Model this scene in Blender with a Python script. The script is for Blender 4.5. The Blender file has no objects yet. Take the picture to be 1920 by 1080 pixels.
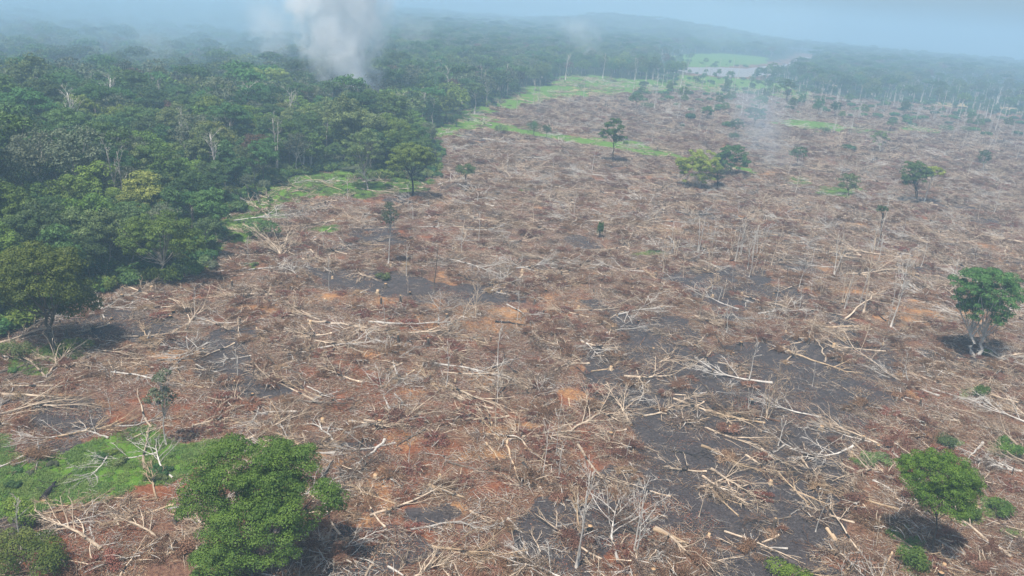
import bpy, math, random, time
import numpy as np
T0 = time.time()
PI = math.pi
sc = bpy.context.scene
C = sc.collection

# ------------------------------------------------------------------ camera
H = 70.0
F = 1500.0                      # focal length in photograph pixels (1920 wide)
PITCH = math.atan(529.6 / F)
ROLL = math.radians(4.7)
CAM = np.array([0.0, 0.0, H])
fwd = np.array([0, math.cos(PITCH), -math.sin(PITCH)])
r0 = np.array([1.0, 0, 0]); u0 = np.cross(r0, fwd)
rgt = r0 * math.cos(ROLL) + u0 * math.sin(ROLL)
upv = u0 * math.cos(ROLL) - r0 * math.sin(ROLL)
cd = bpy.data.cameras.new('camera'); cam = bpy.data.objects.new('camera', cd); C.objects.link(cam)
cd.sensor_width = 36.0; cd.lens = F / 1920 * 36.0; cd.clip_start = 1.0; cd.clip_end = 60000
from mathutils import Matrix, Vector
M = Matrix(((rgt[0], upv[0], -fwd[0], 0), (rgt[1], upv[1], -fwd[1], 0), (rgt[2], upv[2], -fwd[2], H), (0, 0, 0, 1)))
cam.matrix_world = M
sc.camera = cam

# ------------------------------------------------------------------ sun, sky, exposure
SUN_EL = math.radians(66)
sv = np.array([-3.0, -4.6]); sv /= np.linalg.norm(sv)
sun_dir = Vector((sv[0] * math.cos(SUN_EL), sv[1] * math.cos(SUN_EL), math.sin(SUN_EL)))
sd = bpy.data.lights.new('sun', 'SUN'); sd.energy = 5.0; sd.angle = math.radians(0.6); sd.color = (1.0, 0.94, 0.86)
so = bpy.data.objects.new('sun', sd); C.objects.link(so); so.location = (0, 0, 200)
so.rotation_euler = sun_dir.to_track_quat('Z', 'Y').to_euler()
w = bpy.data.worlds.new('World'); sc.world = w; w.use_nodes = True
nt = w.node_tree; nt.nodes.clear()
sky = nt.nodes.new('ShaderNodeTexSky'); sky.sky_type = 'NISHITA'; sky.sun_disc = False
sky.sun_elevation = SUN_EL; sky.sun_rotation = math.atan2(sv[0], sv[1])
sky.altitude = 100; sky.air_density = 1.2; sky.dust_density = 3.5; sky.ozone_density = 2.0
bg = nt.nodes.new('ShaderNodeBackground'); bg.inputs['Strength'].default_value = 0.108
wo = nt.nodes.new('ShaderNodeOutputWorld')
nt.links.new(sky.outputs[0], bg.inputs[0]); nt.links.new(bg.outputs[0], wo.inputs[0])
sc.view_settings.view_transform = 'Standard'; sc.view_settings.look = 'None'
sc.view_settings.exposure = 0.38; sc.view_settings.gamma = 1.0
sc.render.engine = 'CYCLES'
cy = sc.cycles
cy.use_denoising = True; cy.denoiser = 'OPENIMAGEDENOISE'
cy.max_bounces = 24; cy.diffuse_bounces = 3; cy.glossy_bounces = 2; cy.transmission_bounces = 3
cy.volume_bounces = 20; cy.transparent_max_bounces = 8
cy.volume_step_rate = 1.0; cy.volume_max_steps = 256
sc.render.use_motion_blur = False
HAZE_DENSITY = 0.00060
HAZE_COLOR = (0.46, 0.70, 0.90)

# ------------------------------------------------------------------ small maths
def vnoise(x, y, seed=0):
    x = np.asarray(x, float); y = np.asarray(y, float)
    xi = np.floor(x).astype(np.int64); yi = np.floor(y).astype(np.int64)
    fx = x - xi; fy = y - yi; fx = fx * fx * (3 - 2 * fx); fy = fy * fy * (3 - 2 * fy)
    def h(a, b):
        n = (a * 374761393 + b * 668265263 + seed * 982451653) & 0xffffffff
        n = ((n ^ (n >> 13)) * 1274126177) & 0xffffffff
        n = n ^ (n >> 16)
        return (n & 0xffff) / 65535.0
    return (h(xi, yi) * (1 - fx) + h(xi + 1, yi) * fx) * (1 - fy) + (h(xi, yi + 1) * (1 - fx) + h(xi + 1, yi + 1) * fx) * fy
def fbm(x, y, s, octv=4, seed=0):
    a = 0; amp = 0.5; t = 0; x = np.asarray(x, float) / s; y = np.asarray(y, float) / s
    for o in range(octv):
        a = a + amp * vnoise(x, y, seed + o * 17); t += amp; amp *= 0.5; x = x * 2.03 + 5.1; y = y * 2.03 + 1.7
    return a / t
def sstep(a, b, v):
    t = np.clip((v - a) / (b - a), 0, 1); return t * t * (3 - 2 * t)

def gz(x, y):
    x = np.asarray(x, float); y = np.asarray(y, float)
    z = (fbm(x, y, 70, 3, 3) - 0.5) * 3.2 + (fbm(x, y, 9, 2, 9) - 0.5) * 0.5
    # the forested hill far off
    hx = (x - 300) / np.where(x < 300, 250.0, 400.0); hy = (y - 2650) / 420.0
    z = z + 44 * np.exp(-(np.abs(hx) ** 2.4) - hy * hy)
    return z

def ray(px, py):
    d = fwd + rgt * ((px - 960) / F) - upv * ((py - 540) / F)
    return d / np.linalg.norm(d)
def P(px, py):
    d = ray(px, py); z = 0.0
    for _ in range(5):
        if d[2] > -0.004: d = d * 1.0; d[2] = -0.004
        p = CAM + d * ((z - H) / d[2]); z = float(gz(p[0], p[1]))
    return np.array([p[0], p[1], z])
def proj(x, y, z):
    dx, dy, dz = x - CAM[0], y - CAM[1], z - CAM[2]
    zc = dx * fwd[0] + dy * fwd[1] + dz * fwd[2]
    xc = dx * rgt[0] + dy * rgt[1] + dz * rgt[2]
    yc = dx * upv[0] + dy * upv[1] + dz * upv[2]
    zs = np.where(np.abs(zc) < 1e-6, 1e-6, zc)
    return 960 + F * xc / zs, 540 - F * yc / zs, zc
def height_at(base, py):
    hs = np.linspace(0, 60, 1201)
    _, yy, _ = proj(base[0], base[1], base[2] + hs)
    return float(hs[np.argmin(np.abs(yy - py))])
def ppm(base):                   # photograph pixels per metre there
    return F / proj(base[0], base[1], base[2])[2]

def sdpoly(x, y, poly):          # signed distance, negative inside
    poly = np.asarray(poly, float); n = len(poly)
    d = np.full(x.shape, 1e18); inside = np.zeros(x.shape, bool)
    for i in range(n):
        ax, ay = poly[i]; bx, by = poly[(i + 1) % n]
        ex, ey = bx - ax, by - ay; wx, wy = x - ax, y - ay
        t = np.clip((wx * ex + wy * ey) / (ex * ex + ey * ey + 1e-12), 0, 1)
        d = np.minimum(d, (wx - ex * t) ** 2 + (wy - ey * t) ** 2)
        c = ((ay <= y) & (by > y)) | ((by <= y) & (ay > y))
        xi = ax + (y - ay) / (ey if abs(ey) > 1e-12 else 1e-12) * ex
        inside ^= c & (x < xi)
    d = np.sqrt(d)
    return np.where(inside, -d, d)
def wpoly(pts): return [P(a, b)[:2] for a, b in pts]

# ------------------------------------------------------------------ ground regions, laid out on the land
clearing = wpoly([(-500, 1500), (-500, 760), (-300, 680), (0, 625), (90, 575), (180, 545), (250, 532), (310, 528), (370, 505), (398, 475), (415, 415), (470, 372),
    (560, 340), (640, 320), (690, 335), (760, 345), (812, 335), (815, 275), (800, 258), (840, 235), (880, 207), (960, 194), (985, 168), (1035, 166),
    (1055, 148), (1110, 144), (1190, 156), (1275, 160), (1285, 135), (1272, 122), (1290, 108), (1350, 106), (1440, 116), (1470, 112), (1500, 99), (1535, 104), (1500, 125), (1445, 143),
    (1410, 152), (1500, 168), (1560, 178), (1640, 190), (1740, 196), (1830, 206), (1920, 216), (2250, 250), (2600, 420), (2700, 1500)])
river_px = [(1262, 124), (1300, 126), (1350, 126), (1400, 128), (1440, 122), (1470, 120), (1488, 112), (1500, 101), (1528, 104), (1520, 114), (1495, 128), (1440, 140), (1400, 144), (1350, 144), (1300, 138), (1262, 132)]
river = wpoly(river_px)
grass_polys = [wpoly(p) for p in [
    [(-60, 820), (0, 822), (25, 835), (60, 862), (120, 862), (170, 838), (205, 812), (250, 800), (300, 794), (325, 812), (340, 830), (400, 822), (420, 838), (380, 868), (350, 890), (310, 905), (240, 905), (200, 928), (150, 935), (95, 948), (50, 950), (0, 965), (-60, 970)],
    [(372, 480), (395, 485), (440, 445), (500, 425), (520, 405), (548, 380), (600, 368), (690, 372), (760, 366), (820, 357), (818, 340), (760, 334), (700, 340), (640, 316), (560, 332), (480, 366), (425, 405), (400, 450)],
    [(798, 268), (850, 252), (900, 240), (960, 250), (1060, 266), (1160, 282), (1250, 296), (1300, 310), (1290, 296), (1220, 276), (1160, 264), (1060, 252), (960, 236), (915, 226), (905, 215), (960, 206), (1000, 196), (1050, 184), (1120, 180), (1200, 172), (1290, 172), (1330, 170),
     (1290, 150), (1190, 150), (1110, 140), (1050, 143), (1030, 160), (985, 162), (955, 188), (880, 204), (840, 228), (800, 250)],
    [(1262, 104), (1350, 100), (1440, 108), (1440, 120), (1350, 126), (1262, 124)],
    [(1270, 140), (1400, 148), (1440, 152), (1500, 170), (1540, 184), (1500, 188), (1420, 180), (1340, 176), (1270, 166)],
    [(1465, 222), (1540, 228), (1700, 252), (1640, 250), (1530, 246), (1460, 236)],
    [(1690, 232), (1780, 248), (1740, 252), (1690, 244)],
]]
def blob(cx, cy, rx, ry): return [(cx + rx * math.cos(t), cy + ry * math.sin(t)) for t in np.linspace(0, 2 * PI, 13)[:-1]]
grass_polys += [wpoly(blob(*b)) for b in [(1570, 358, 50, 11), (1385, 318, 22, 6), (1490, 340, 30, 7), (1215, 474, 24, 8), (1722, 1050, 30, 32), (1780, 832, 28, 12), (1880, 840, 30, 18), (1640, 862, 26, 10),
    (1862, 955, 30, 18), (1795, 970, 30, 14), (1835, 740, 18, 14), (1695, 1000, 20, 14), (1180, 270, 30, 5), (620, 430, 30, 8), (130, 660, 60, 14), (60, 690, 50, 12), (450, 445, 30, 12), (1900, 1010, 20, 8), (20, 665, 40, 16), (990, 355, 16, 5), (470, 500, 22, 6)]]
char_polys = [wpoly(p) for p in [
    [(1085, 570), (1140, 560), (1200, 590), (1290, 600), (1320, 655), (1400, 645), (1450, 640), (1470, 625), (1600, 632), (1660, 660), (1700, 700), (1720, 735), (1650, 760), (1600, 790), (1580, 850), (1600, 900), (1570, 960), (1590, 1010), (1520, 1090), (1440, 1090), (1380, 1020), (1260, 1000), (1180, 1000), (1100, 1080), (950, 1060), (960, 990), (1000, 960), (1060, 940), (1120, 960), (1140, 880), (1200, 860), (1180, 800), (1140, 770), (1090, 730), (1080, 660), (1150, 620)],
    [(1280, 500), (1420, 500), (1500, 560), (1400, 600), (1300, 575), (1230, 560)],
    [(350, 640), (440, 640), (520, 700), (560, 705), (540, 750), (430, 740), (360, 700)],
    [(60, 745), (180, 740), (250, 770), (210, 815), (150, 840), (90, 820), (40, 790)],
    [(600, 820), (700, 815), (715, 838), (640, 845)],
    [(560, 500), (700, 505), (820, 530), (1000, 550), (980, 575), (800, 565), (620, 545)],
    [(760, 940), (850, 930), (880, 965), (800, 985), (750, 970)],
    [(640, 420), (760, 430), (740, 470), (640, 470)],
    [(-60, 690), (10, 700), (20, 760), (-60, 770)],
    [(640, 1000), (760, 990), (800, 1040), (700, 1090), (620, 1090)],
]]
soil_polys = [wpoly(blob(*b)) for b in [(945, 603, 66, 24), (910, 712, 50, 22), (335, 668, 42, 18), (700, 655, 80, 22), (590, 862, 72, 26), (1600, 545, 110, 11), (1735, 590, 80, 26), (1395, 408, 30, 8), (125, 760, 50, 20), (850, 965, 42, 18),
    (1250, 330, 46, 10), (1480, 330, 60, 7), (470, 590, 60, 14), (560, 565, 80, 12), (720, 570, 60, 10), (1090, 735, 40, 14), (900, 855, 60, 14), (950, 800, 60, 14), (1490, 760, 16, 8), (1700, 480, 60, 9), (1640, 425, 60, 7), (250, 690, 40, 14), (1850, 600, 50, 20), (1360, 295, 40, 6), (1160, 410, 40, 6)]]
rust_polys = [wpoly(blob(*b)) for b in [(870, 650, 80, 18), (650, 660, 60, 20), (640, 700, 70, 16), (700, 745, 90, 24), (290, 915, 50, 26), (130, 722, 36, 10), (1050, 790, 60, 20), (1130, 930, 50, 30), (900, 905, 70, 26), (1300, 815, 40, 10), (1180, 400, 30, 6), (1520, 395, 40, 6), (220, 780, 60, 16), (740, 830, 70, 20)]]
pale_polys = [wpoly(blob(*b)) for b in [(1610, 157, 36, 4), (1560, 160, 14, 3), (1690, 160, 20, 3), (1790, 196, 22, 5), (1895, 208, 26, 6), (1540, 155, 14, 3), (1100, 170, 14, 4), (848, 247, 12, 4), (1640, 172, 12, 3)]]
def region(x, y, polys, soft, jit, seed):
    dist = np.hypot(x, y)
    k = np.clip(dist / 150.0, 0.7, 5.0)
    jx = (fbm(x, y, 9, 3, seed) - 0.5) * 2 * jit * k; jy = (fbm(x, y, 9, 3, seed + 50) - 0.5) * 2 * jit * k
    m = np.zeros(x.shape)
    for p in polys:
        pa = np.asarray(p); lo = pa.min(0) - 40; hi = pa.max(0) + 40
        sel = (x > lo[0]) & (x < hi[0]) & (y > lo[1]) & (y < hi[1])
        if not sel.any(): continue
        d = sdpoly(x[sel] + jx[sel], y[sel] + jy[sel], p)
        m[sel] = np.maximum(m[sel], 1 - sstep(-soft, soft, d / k[sel]))
    return m
def masks(x, y):
    cl = region(x, y, [clearing], 2.0, 3.0, 1)
    g = region(x, y, grass_polys, 1.6, 4.0, 11)
    c = region(x, y, char_polys, 2.0, 6.0, 21) * cl
    n = fbm(x, y, 22, 4, 77)
    c = np.maximum(c, cl * sstep(0.60, 0.70, n) * 0.75)
    s = region(x, y, soil_polys, 2.5, 5.0, 31) * cl
    s = np.maximum(s, cl * sstep(0.62, 0.72, fbm(x, y, 17, 4, 99)) * 0.6)
    ru = region(x, y, rust_polys, 3.0, 5.0, 41) * cl
    ru = np.maximum(ru, cl * sstep(0.58, 0.70, fbm(x, y, 13, 4, 133)) * 0.6)
    pa = region(x, y, pale_polys, 2.5, 5.0, 51)
    dist = np.hypot(x, y)
    rv = region(x, y, [river], 0.8, 1.5, 61)
    return dict(clear=cl, grass=g, char=c, soil=s, rust=ru, pale=pa, river=rv)

# ------------------------------------------------------------------ materials
def newmat(name):
    m = bpy.data.materials.new(name); m.use_nodes = True
    n = m.node_tree.nodes; l = m.node_tree.links; n.clear()
    out = n.new('ShaderNodeOutputMaterial')
    return m, n, l, out
def rgb(c): return (c[0], c[1], c[2], 1.0)
def noise_node(n, l, vec, scale, detail=3, rough=0.55, dist=0.0):
    t = n.new('ShaderNodeTexNoise'); t.inputs['Scale'].default_value = scale; t.inputs['Detail'].default_value = detail
    t.inputs['Roughness'].default_value = rough; t.inputs['Distortion'].default_value = dist
    if vec is not None: l.new(vec, t.inputs['Vector'])
    return t.outputs['Fac']
def ramp(n, l, fac, a, b):
    r = n.new('ShaderNodeMapRange'); r.interpolation_type = 'SMOOTHSTEP'
    r.inputs[1].default_value = a; r.inputs[2].default_value = b
    l.new(fac, r.inputs[0]); return r.outputs[0]
def mix(n, l, fac, a, b):
    m = n.new('ShaderNodeMix'); m.data_type = 'RGBA'
    if isinstance(fac, (int, float)): m.inputs[0].default_value = fac
    else: l.new(fac, m.inputs[0])
    for v, s in ((a, m.inputs[6]), (b, m.inputs[7])):
        if isinstance(v, tuple): s.default_value = rgb(v)
        else: l.new(v, s)
    return m.outputs[2]
def mth(n, l, op, a, b=None):
    m = n.new('ShaderNodeMath'); m.operation = op
    for v, s in ((a, m.inputs[0]), (b, m.inputs[1])):
        if v is None: continue
        if isinstance(v, (int, float)): s.default_value = v
        else: l.new(v, s)
    return m.outputs[0]
def wood_mat(name, a, b, char=0.0, rough=0.85):
    m, n, l, out = newmat(name)
    bs = n.new('ShaderNodeBsdfPrincipled'); bs.inputs['Roughness'].default_value = rough
    bs.inputs['Specular IOR Level'].default_value = 0.2
    tc = n.new('ShaderNodeTexCoord'); oi = n.new('ShaderNodeObjectInfo')
    at = n.new('ShaderNodeAttribute'); at.attribute_name = 'tint'
    f1 = noise_node(n, l, tc.outputs['Object'], 0.9, 4)
    f = ramp(n, l, f1, 0.35, 0.65)
    col = mix(n, l, f, a, b)
    v = mth(n, l, 'MULTIPLY_ADD', at.outputs['Fac'], 0.55); v.node.inputs[2].default_value = 0.62
    v2 = mth(n, l, 'MULTIPLY_ADD', oi.outputs['Random'], 0.5); v2.node.inputs[2].default_value = 0.72
    vv = mth(n, l, 'MULTIPLY', v, v2)
    hs = n.new('ShaderNodeHueSaturation'); hs.inputs['Saturation'].default_value = 1.06; l.new(col, hs.inputs['Color']); l.new(vv, hs.inputs['Value'])
    col = hs.outputs[0]
    if char > 0:
        f2 = noise_node(n, l, tc.outputs['Object'], 0.33, 4)
        col = mix(n, l, ramp(n, l, f2, 0.66 - char * 0.3, 0.72 - char * 0.2), col, (0.028, 0.026, 0.026))
    l.new(col, bs.inputs['Base Color'])
    bp = n.new('ShaderNodeBump'); bp.inputs['Strength'].default_value = 0.5; bp.inputs['Distance'].default_value = 0.05
    l.new(noise_node(n, l, tc.outputs['Object'], 9, 3), bp.inputs['Height']); l.new(bp.outputs[0], bs.inputs['Normal'])
    l.new(bs.outputs[0], out.inputs[0]); return m
def leaf_mat(name, a, b, trans=0.18, hv=0.025, vv_=0.75):
    m, n, l, out = newmat(name)
    oi = n.new('ShaderNodeObjectInfo'); at = n.new('ShaderNodeAttribute'); at.attribute_name = 'tint'
    col = mix(n, l, at.outputs['Fac'], a, b)
    hs = n.new('ShaderNodeHueSaturation'); l.new(col, hs.inputs['Color'])
    h = mth(n, l, 'MULTIPLY_ADD', oi.outputs['Random'], hv * 2); h.node.inputs[2].default_value = 0.5 - hv
    r2 = mth(n, l, 'FRACT', mth(n, l, 'MULTIPLY', oi.outputs['Random'], 7.31))
    v = mth(n, l, 'MULTIPLY_ADD', r2, vv_); v.node.inputs[2].default_value = 1 - vv_ / 2
    l.new(h, hs.inputs['Hue']); l.new(v, hs.inputs['Value'])
    bs = n.new('ShaderNodeBsdfPrincipled'); bs.inputs['Roughness'].default_value = 0.6; bs.inputs['Specular IOR Level'].default_value = 0.25
    tr = n.new('ShaderNodeBsdfTranslucent'); mx = n.new('ShaderNodeMixShader'); mx.inputs[0].default_value = trans
    l.new(hs.outputs[0], bs.inputs['Base Color']); l.new(hs.outputs[0], tr.inputs[0])
    l.new(bs.outputs[0], mx.inputs[1]); l.new(tr.outputs[0], mx.inputs[2]); l.new(mx.outputs[0], out.inputs[0])
    return m
MW = dict(
    pale=wood_mat('weathered_pale_wood', (0.60, 0.49, 0.37), (0.42, 0.33, 0.245), 0.2),
    grey=wood_mat('bleached_grey_wood', (0.60, 0.56, 0.50), (0.42, 0.385, 0.345), 0.07),
    tan=wood_mat('freshly_split_wood', (0.56, 0.43, 0.29), (0.40, 0.29, 0.19), 0.12),
    brown=wood_mat('dry_brown_twigs', (0.23, 0.135, 0.088), (0.13, 0.076, 0.050), 0.1),
    twig=wood_mat('dry_pale_twigs', (0.47, 0.35, 0.245), (0.29, 0.21, 0.145), 0.0),
    char=wood_mat('charred_wood', (0.045, 0.042, 0.04), (0.025, 0.022, 0.022), 0.3),
    bark=wood_mat('grey_brown_bark', (0.16, 0.13, 0.105), (0.09, 0.075, 0.06), 0.1),
    palebark=wood_mat('pale_bark', (0.36, 0.33, 0.29), (0.23, 0.21, 0.18), 0.05),
    cut=wood_mat('cut_wood_face', (0.50, 0.34, 0.20), (0.40, 0.25, 0.14), 0.0),
)
ML = dict(
    deep=leaf_mat('deep_green_leaves', (0.028, 0.075, 0.020), (0.090, 0.170, 0.042)),
    green=leaf_mat('green_leaves', (0.048, 0.094, 0.014), (0.150, 0.215, 0.032)),
    bright=leaf_mat('bright_green_leaves', (0.060, 0.125, 0.014), (0.180, 0.270, 0.034), 0.3, 0.01, 0.2),
    olive=leaf_mat('olive_green_leaves', (0.055, 0.090, 0.030), (0.150, 0.200, 0.065)),
    yellow=leaf_mat('yellow_green_leaves', (0.10, 0.145, 0.03), (0.25, 0.29, 0.065)),
    grey=leaf_mat('grey_green_leaves', (0.062, 0.082, 0.045), (0.13, 0.150, 0.085)),
    lime=leaf_mat('lime_green_leaves', (0.15, 0.20, 0.03), (0.36, 0.41, 0.08), 0.25, 0.005, 0.1),
    dry=leaf_mat('reddish_dry_leaves', (0.085, 0.045, 0.035), (0.16, 0.085, 0.06)),
    mauve=leaf_mat('dead_brown_leaves', (0.130, 0.066, 0.040), (0.285, 0.160, 0.098), 0.15, 0.015, 0.5),
    rust=leaf_mat('dead_rust_leaves', (0.17, 0.070, 0.046), (0.30, 0.135, 0.088), 0.15, 0.01, 0.4),
    tan=leaf_mat('dead_tan_leaves', (0.26, 0.17, 0.10), (0.42, 0.29, 0.18), 0.15, 0.01, 0.3),
    ash=leaf_mat('grey_dead_leaves', (0.12, 0.085, 0.066), (0.25, 0.185, 0.14), 0.1, 0.01, 0.4),
    grass=leaf_mat('green_grass', (0.12, 0.20, 0.045), (0.25, 0.35, 0.10), 0.4, 0.02, 0.3),
)

# ------------------------------------------------------------------ mesh builder
class MB:
    def __init__(s): s.t = {}; s.q = []; s.tri = 0
    def tube(s, pts, rad, n=4, mat=0, tint=None):
        s.t.setdefault((len(pts), n, mat), []).append((np.asarray(pts, float), np.asarray(rad, float), random.random() if tint is None else tint))
    def quads(s, q, mat=0, tint=None):
        q = np.asarray(q, float)
        s.q.append((q, mat, np.random.rand(len(q)) if tint is None else tint))
    def join(s, o):
        for k, v in o.t.items(): s.t.setdefault(k, []).extend(v)
        s.q += o.q
    def arrays(s):
        V = []; Fq = []; Mt = []; Ti = []; off = 0
        for (k, n, mat), L in s.t.items():
            Pn = np.stack([a[0] for a in L]); R = np.stack([a[1] for a in L]); tn = np.array([a[2] for a in L]); m = len(L)
            T = np.gradient(Pn, axis=1); T /= np.linalg.norm(T, axis=2, keepdims=True) + 1e-9
            ref = np.where(np.abs(T[:, :1, 2:3]) > 0.9, np.array([[[1.0, 0, 0]]]), np.array([[[0, 0, 1.0]]]))
            ref = np.broadcast_to(ref, T.shape)
            X = np.cross(ref, T); X /= np.linalg.norm(X, axis=2, keepdims=True) + 1e-9
            Y = np.cross(T, X)
            a = np.arange(n) * 2 * PI / n
            ring = Pn[:, :, None, :] + R[:, :, None, None] * (np.cos(a)[None, None, :, None] * X[:, :, None, :] + np.sin(a)[None, None, :, None] * Y[:, :, None, :])
            V.append(ring.reshape(-1, 3))
            i = np.arange(k - 1)[:, None]; j = np.arange(n)[None, :]; j2 = (j + 1) % n
            f = np.stack([i * n + j, i * n + j2, (i + 1) * n + j2, (i + 1) * n + j], -1).reshape(-1, 4)
            fa = (f[None] + (np.arange(m) * k * n)[:, None, None]).reshape(-1, 4) + off
            Fq.append(fa); Mt.append(np.full(len(fa), mat)); Ti.append(np.repeat(tn, len(f)))
            # end caps (degenerate-free quads from a fan of the ring, only for thick tubes)
            if n in (4, 6, 8):
                for e in (0, k - 1):
                    rid = (np.arange(m) * k * n)[:, None] + e * n + off
                    for c0 in range(1, n - 1, 2):
                        cap = np.concatenate([rid, rid + c0, rid + c0 + 1, rid + (c0 + 2) % n], 1) if c0 + 2 <= n - 1 or n == 4 else None
                        if cap is None: continue
                        if (c0 + 2) % n == 0: continue
                        Fq.append(cap); Mt.append(np.full(m, mat)); Ti.append(tn)
            off += m * k * n
        for q, mat, tn in s.q:
            m = len(q); V.append(q.reshape(-1, 3)); Fq.append(np.arange(m * 4).reshape(-1, 4) + off); off += m * 4
            Mt.append(np.full(m, mat)); Ti.append(np.asarray(tn))
        return np.concatenate(V), np.concatenate(Fq), np.concatenate(Mt), np.concatenate(Ti)
    def mesh(s, name, mats):
        V, Fq, Mt, Ti = s.arrays()
        me = bpy.data.meshes.new(name)
        me.vertices.add(len(V)); me.vertices.foreach_set('co', V.astype(np.float32).ravel())
        me.loops.add(Fq.size); me.loops.foreach_set('vertex_index', Fq.astype(np.int32).ravel())
        me.polygons.add(len(Fq)); me.polygons.foreach_set('loop_start', np.arange(0, Fq.size, 4, dtype=np.int32))
        me.polygons.foreach_set('loop_total', np.full(len(Fq), 4, np.int32))
        for m in mats: me.materials.append(m)
        me.polygons.foreach_set('material_index', Mt.astype(np.int32))
        at = me.attributes.new('tint', 'FLOAT', 'FACE'); at.data.foreach_set('value', Ti.astype(np.float32))
        me.update(calc_edges=True); return me
    def empty(s): return not s.t and not s.q

ALL_MATS = [MW[k] for k in ('pale', 'grey', 'tan', 'brown', 'twig', 'char', 'bark', 'palebark', 'cut')] + [ML[k] for k in ('deep', 'green', 'bright', 'olive', 'yellow', 'grey', 'dry', 'mauve', 'rust', 'tan', 'ash', 'grass', 'lime')]
MI = {}
for i_, k_ in enumerate(['w_pale', 'w_grey', 'w_tan', 'w_brown', 'w_twig', 'w_char', 'w_bark', 'w_palebark', 'w_cut', 'l_deep', 'l_green', 'l_bright', 'l_olive', 'l_yellow', 'l_grey', 'l_dry', 'l_mauve', 'l_rust', 'l_tan', 'l_ash', 'l_grass', 'l_lime']): MI[k_] = i_
for k_ in [k for k in MI if k.startswith('l_')]: MI[k_[2:]] = MI[k_]

def tag(o, label=None, cat=None, group=None, kind=None):
    if label: o['label'] = label
    if cat: o['category'] = cat
    if group: o['group'] = group
    if kind: o['kind'] = kind
    return o
def obj(name, mb, parent=None, kind=None):
    if isinstance(mb, MB):
        # keep only the materials this mesh uses
        used = sorted({k[2] for k in mb.t} | {q[1] for q in mb.q}); rm = {u: i for i, u in enumerate(used)}
        m2 = MB(); m2.t = {(k[0], k[1], rm[k[2]]): v for k, v in mb.t.items()}; m2.q = [(q[0], rm[q[1]], q[2]) for q in mb.q]
        mb = m2.mesh(name, [ALL_MATS[u] for u in used])
    o = bpy.data.objects.new(name, mb); C.objects.link(o)
    if parent: o.parent = parent
    if kind: o['kind'] = kind
    return o
def empty(name, loc=(0, 0, 0), rz=0.0, s=1.0):
    o = bpy.data.objects.new(name, None); C.objects.link(o); o.location = tuple(loc); o.rotation_euler = (0, 0, rz); o.scale = (s, s, s)
    o.empty_display_size = 0.5; return o
CH = {}                          # children lists, kept by hand for fast copying
def thing_from(name, parts, loc, rz=0, s=1.0):
    r = empty(name, loc, rz, s); CH[r.name] = []
    for pn, mb, kd in parts:
        o = obj(pn, mb, CH[r.name][0] if pn == 'cut_face' else r, kd); CH[r.name].append(o)
    return r
def copy_thing(src, loc, rz, s):
    r = src.copy(); C.objects.link(r); r.location = tuple(loc); r.rotation_euler = (0, 0, rz); r.scale = s if isinstance(s, tuple) else (s, s, s)
    first = None
    for c in CH[src.name]:
        d = c.copy(); C.objects.link(d); d.parent = first if c.name.startswith('cut_face') else r
        first = first or d
    return r

# ------------------------------------------------------------------ growth
def unit(v): return v / (np.linalg.norm(v) + 1e-9)
def limb(rng, p0, d0, L, ra, rb, k=5, wig=0.18, grav=0.0, zmin=None):
    pts = [np.array(p0, float)]; d = unit(np.array(d0, float)); st = L / (k - 1)
    for i in range(k - 1):
        d = unit(d + rng.normal(0, wig, 3) + np.array([0, 0, grav]))
        p = pts[-1] + d * st
        if zmin is not None and p[2] < zmin: p[2] = zmin + rng.uniform(0, 0.1); d[2] = abs(d[2]) * 0.3
        pts.append(p)
    t = np.linspace(0, 1, k)
    return np.array(pts), ra + (rb - ra) * t ** 0.8
def at_t(pts, t):
    f = t * (len(pts) - 1); i = min(int(f), len(pts) - 2); return pts[i] + (pts[i + 1] - pts[i]) * (f - i), unit(pts[i + 1] - pts[i])
def turn(rng, d, ang, flat=1.0):
    a = unit(np.cross(d, rng.normal(0, 1, 3)) + 1e-6)
    v = d * math.cos(ang) + a * math.sin(ang); v[2] *= flat; return unit(v)
def ramify(mb, rng, pts, rad, depth, L, mat, tmat, nch, wig, grav, zmin, flat=1.0, ang=(0.4, 0.95), tmin=0.25, rmin=0.02):
    if depth == 0: return
    n = nch[0]
    for i in range(n):
        t = tmin + (1 - tmin) * (i + rng.uniform(0, 1)) / n
        p, d = at_t(pts, min(t, 0.99)); r = np.interp(t, np.linspace(0, 1, len(rad)), rad) * 0.62
        dd = turn(rng, d, rng.uniform(*ang), flat)
        l = L * rng.uniform(0.6, 1.2) * (1.15 - 0.5 * t)
        last = depth == 1
        q, rr = limb(rng, p, dd, l, max(r, rmin), max(rmin * 0.6, 0.015), 4 if last else 5, wig, grav, zmin)
        mb.tube(q, rr, 3 if last or r < 0.06 else 4, tmat if last else mat)
        ramify(mb, rng, q, rr, depth - 1, l * 0.55, mat, tmat, nch[1:], wig, grav, zmin, flat, ang, 0.2, rmin)

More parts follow.
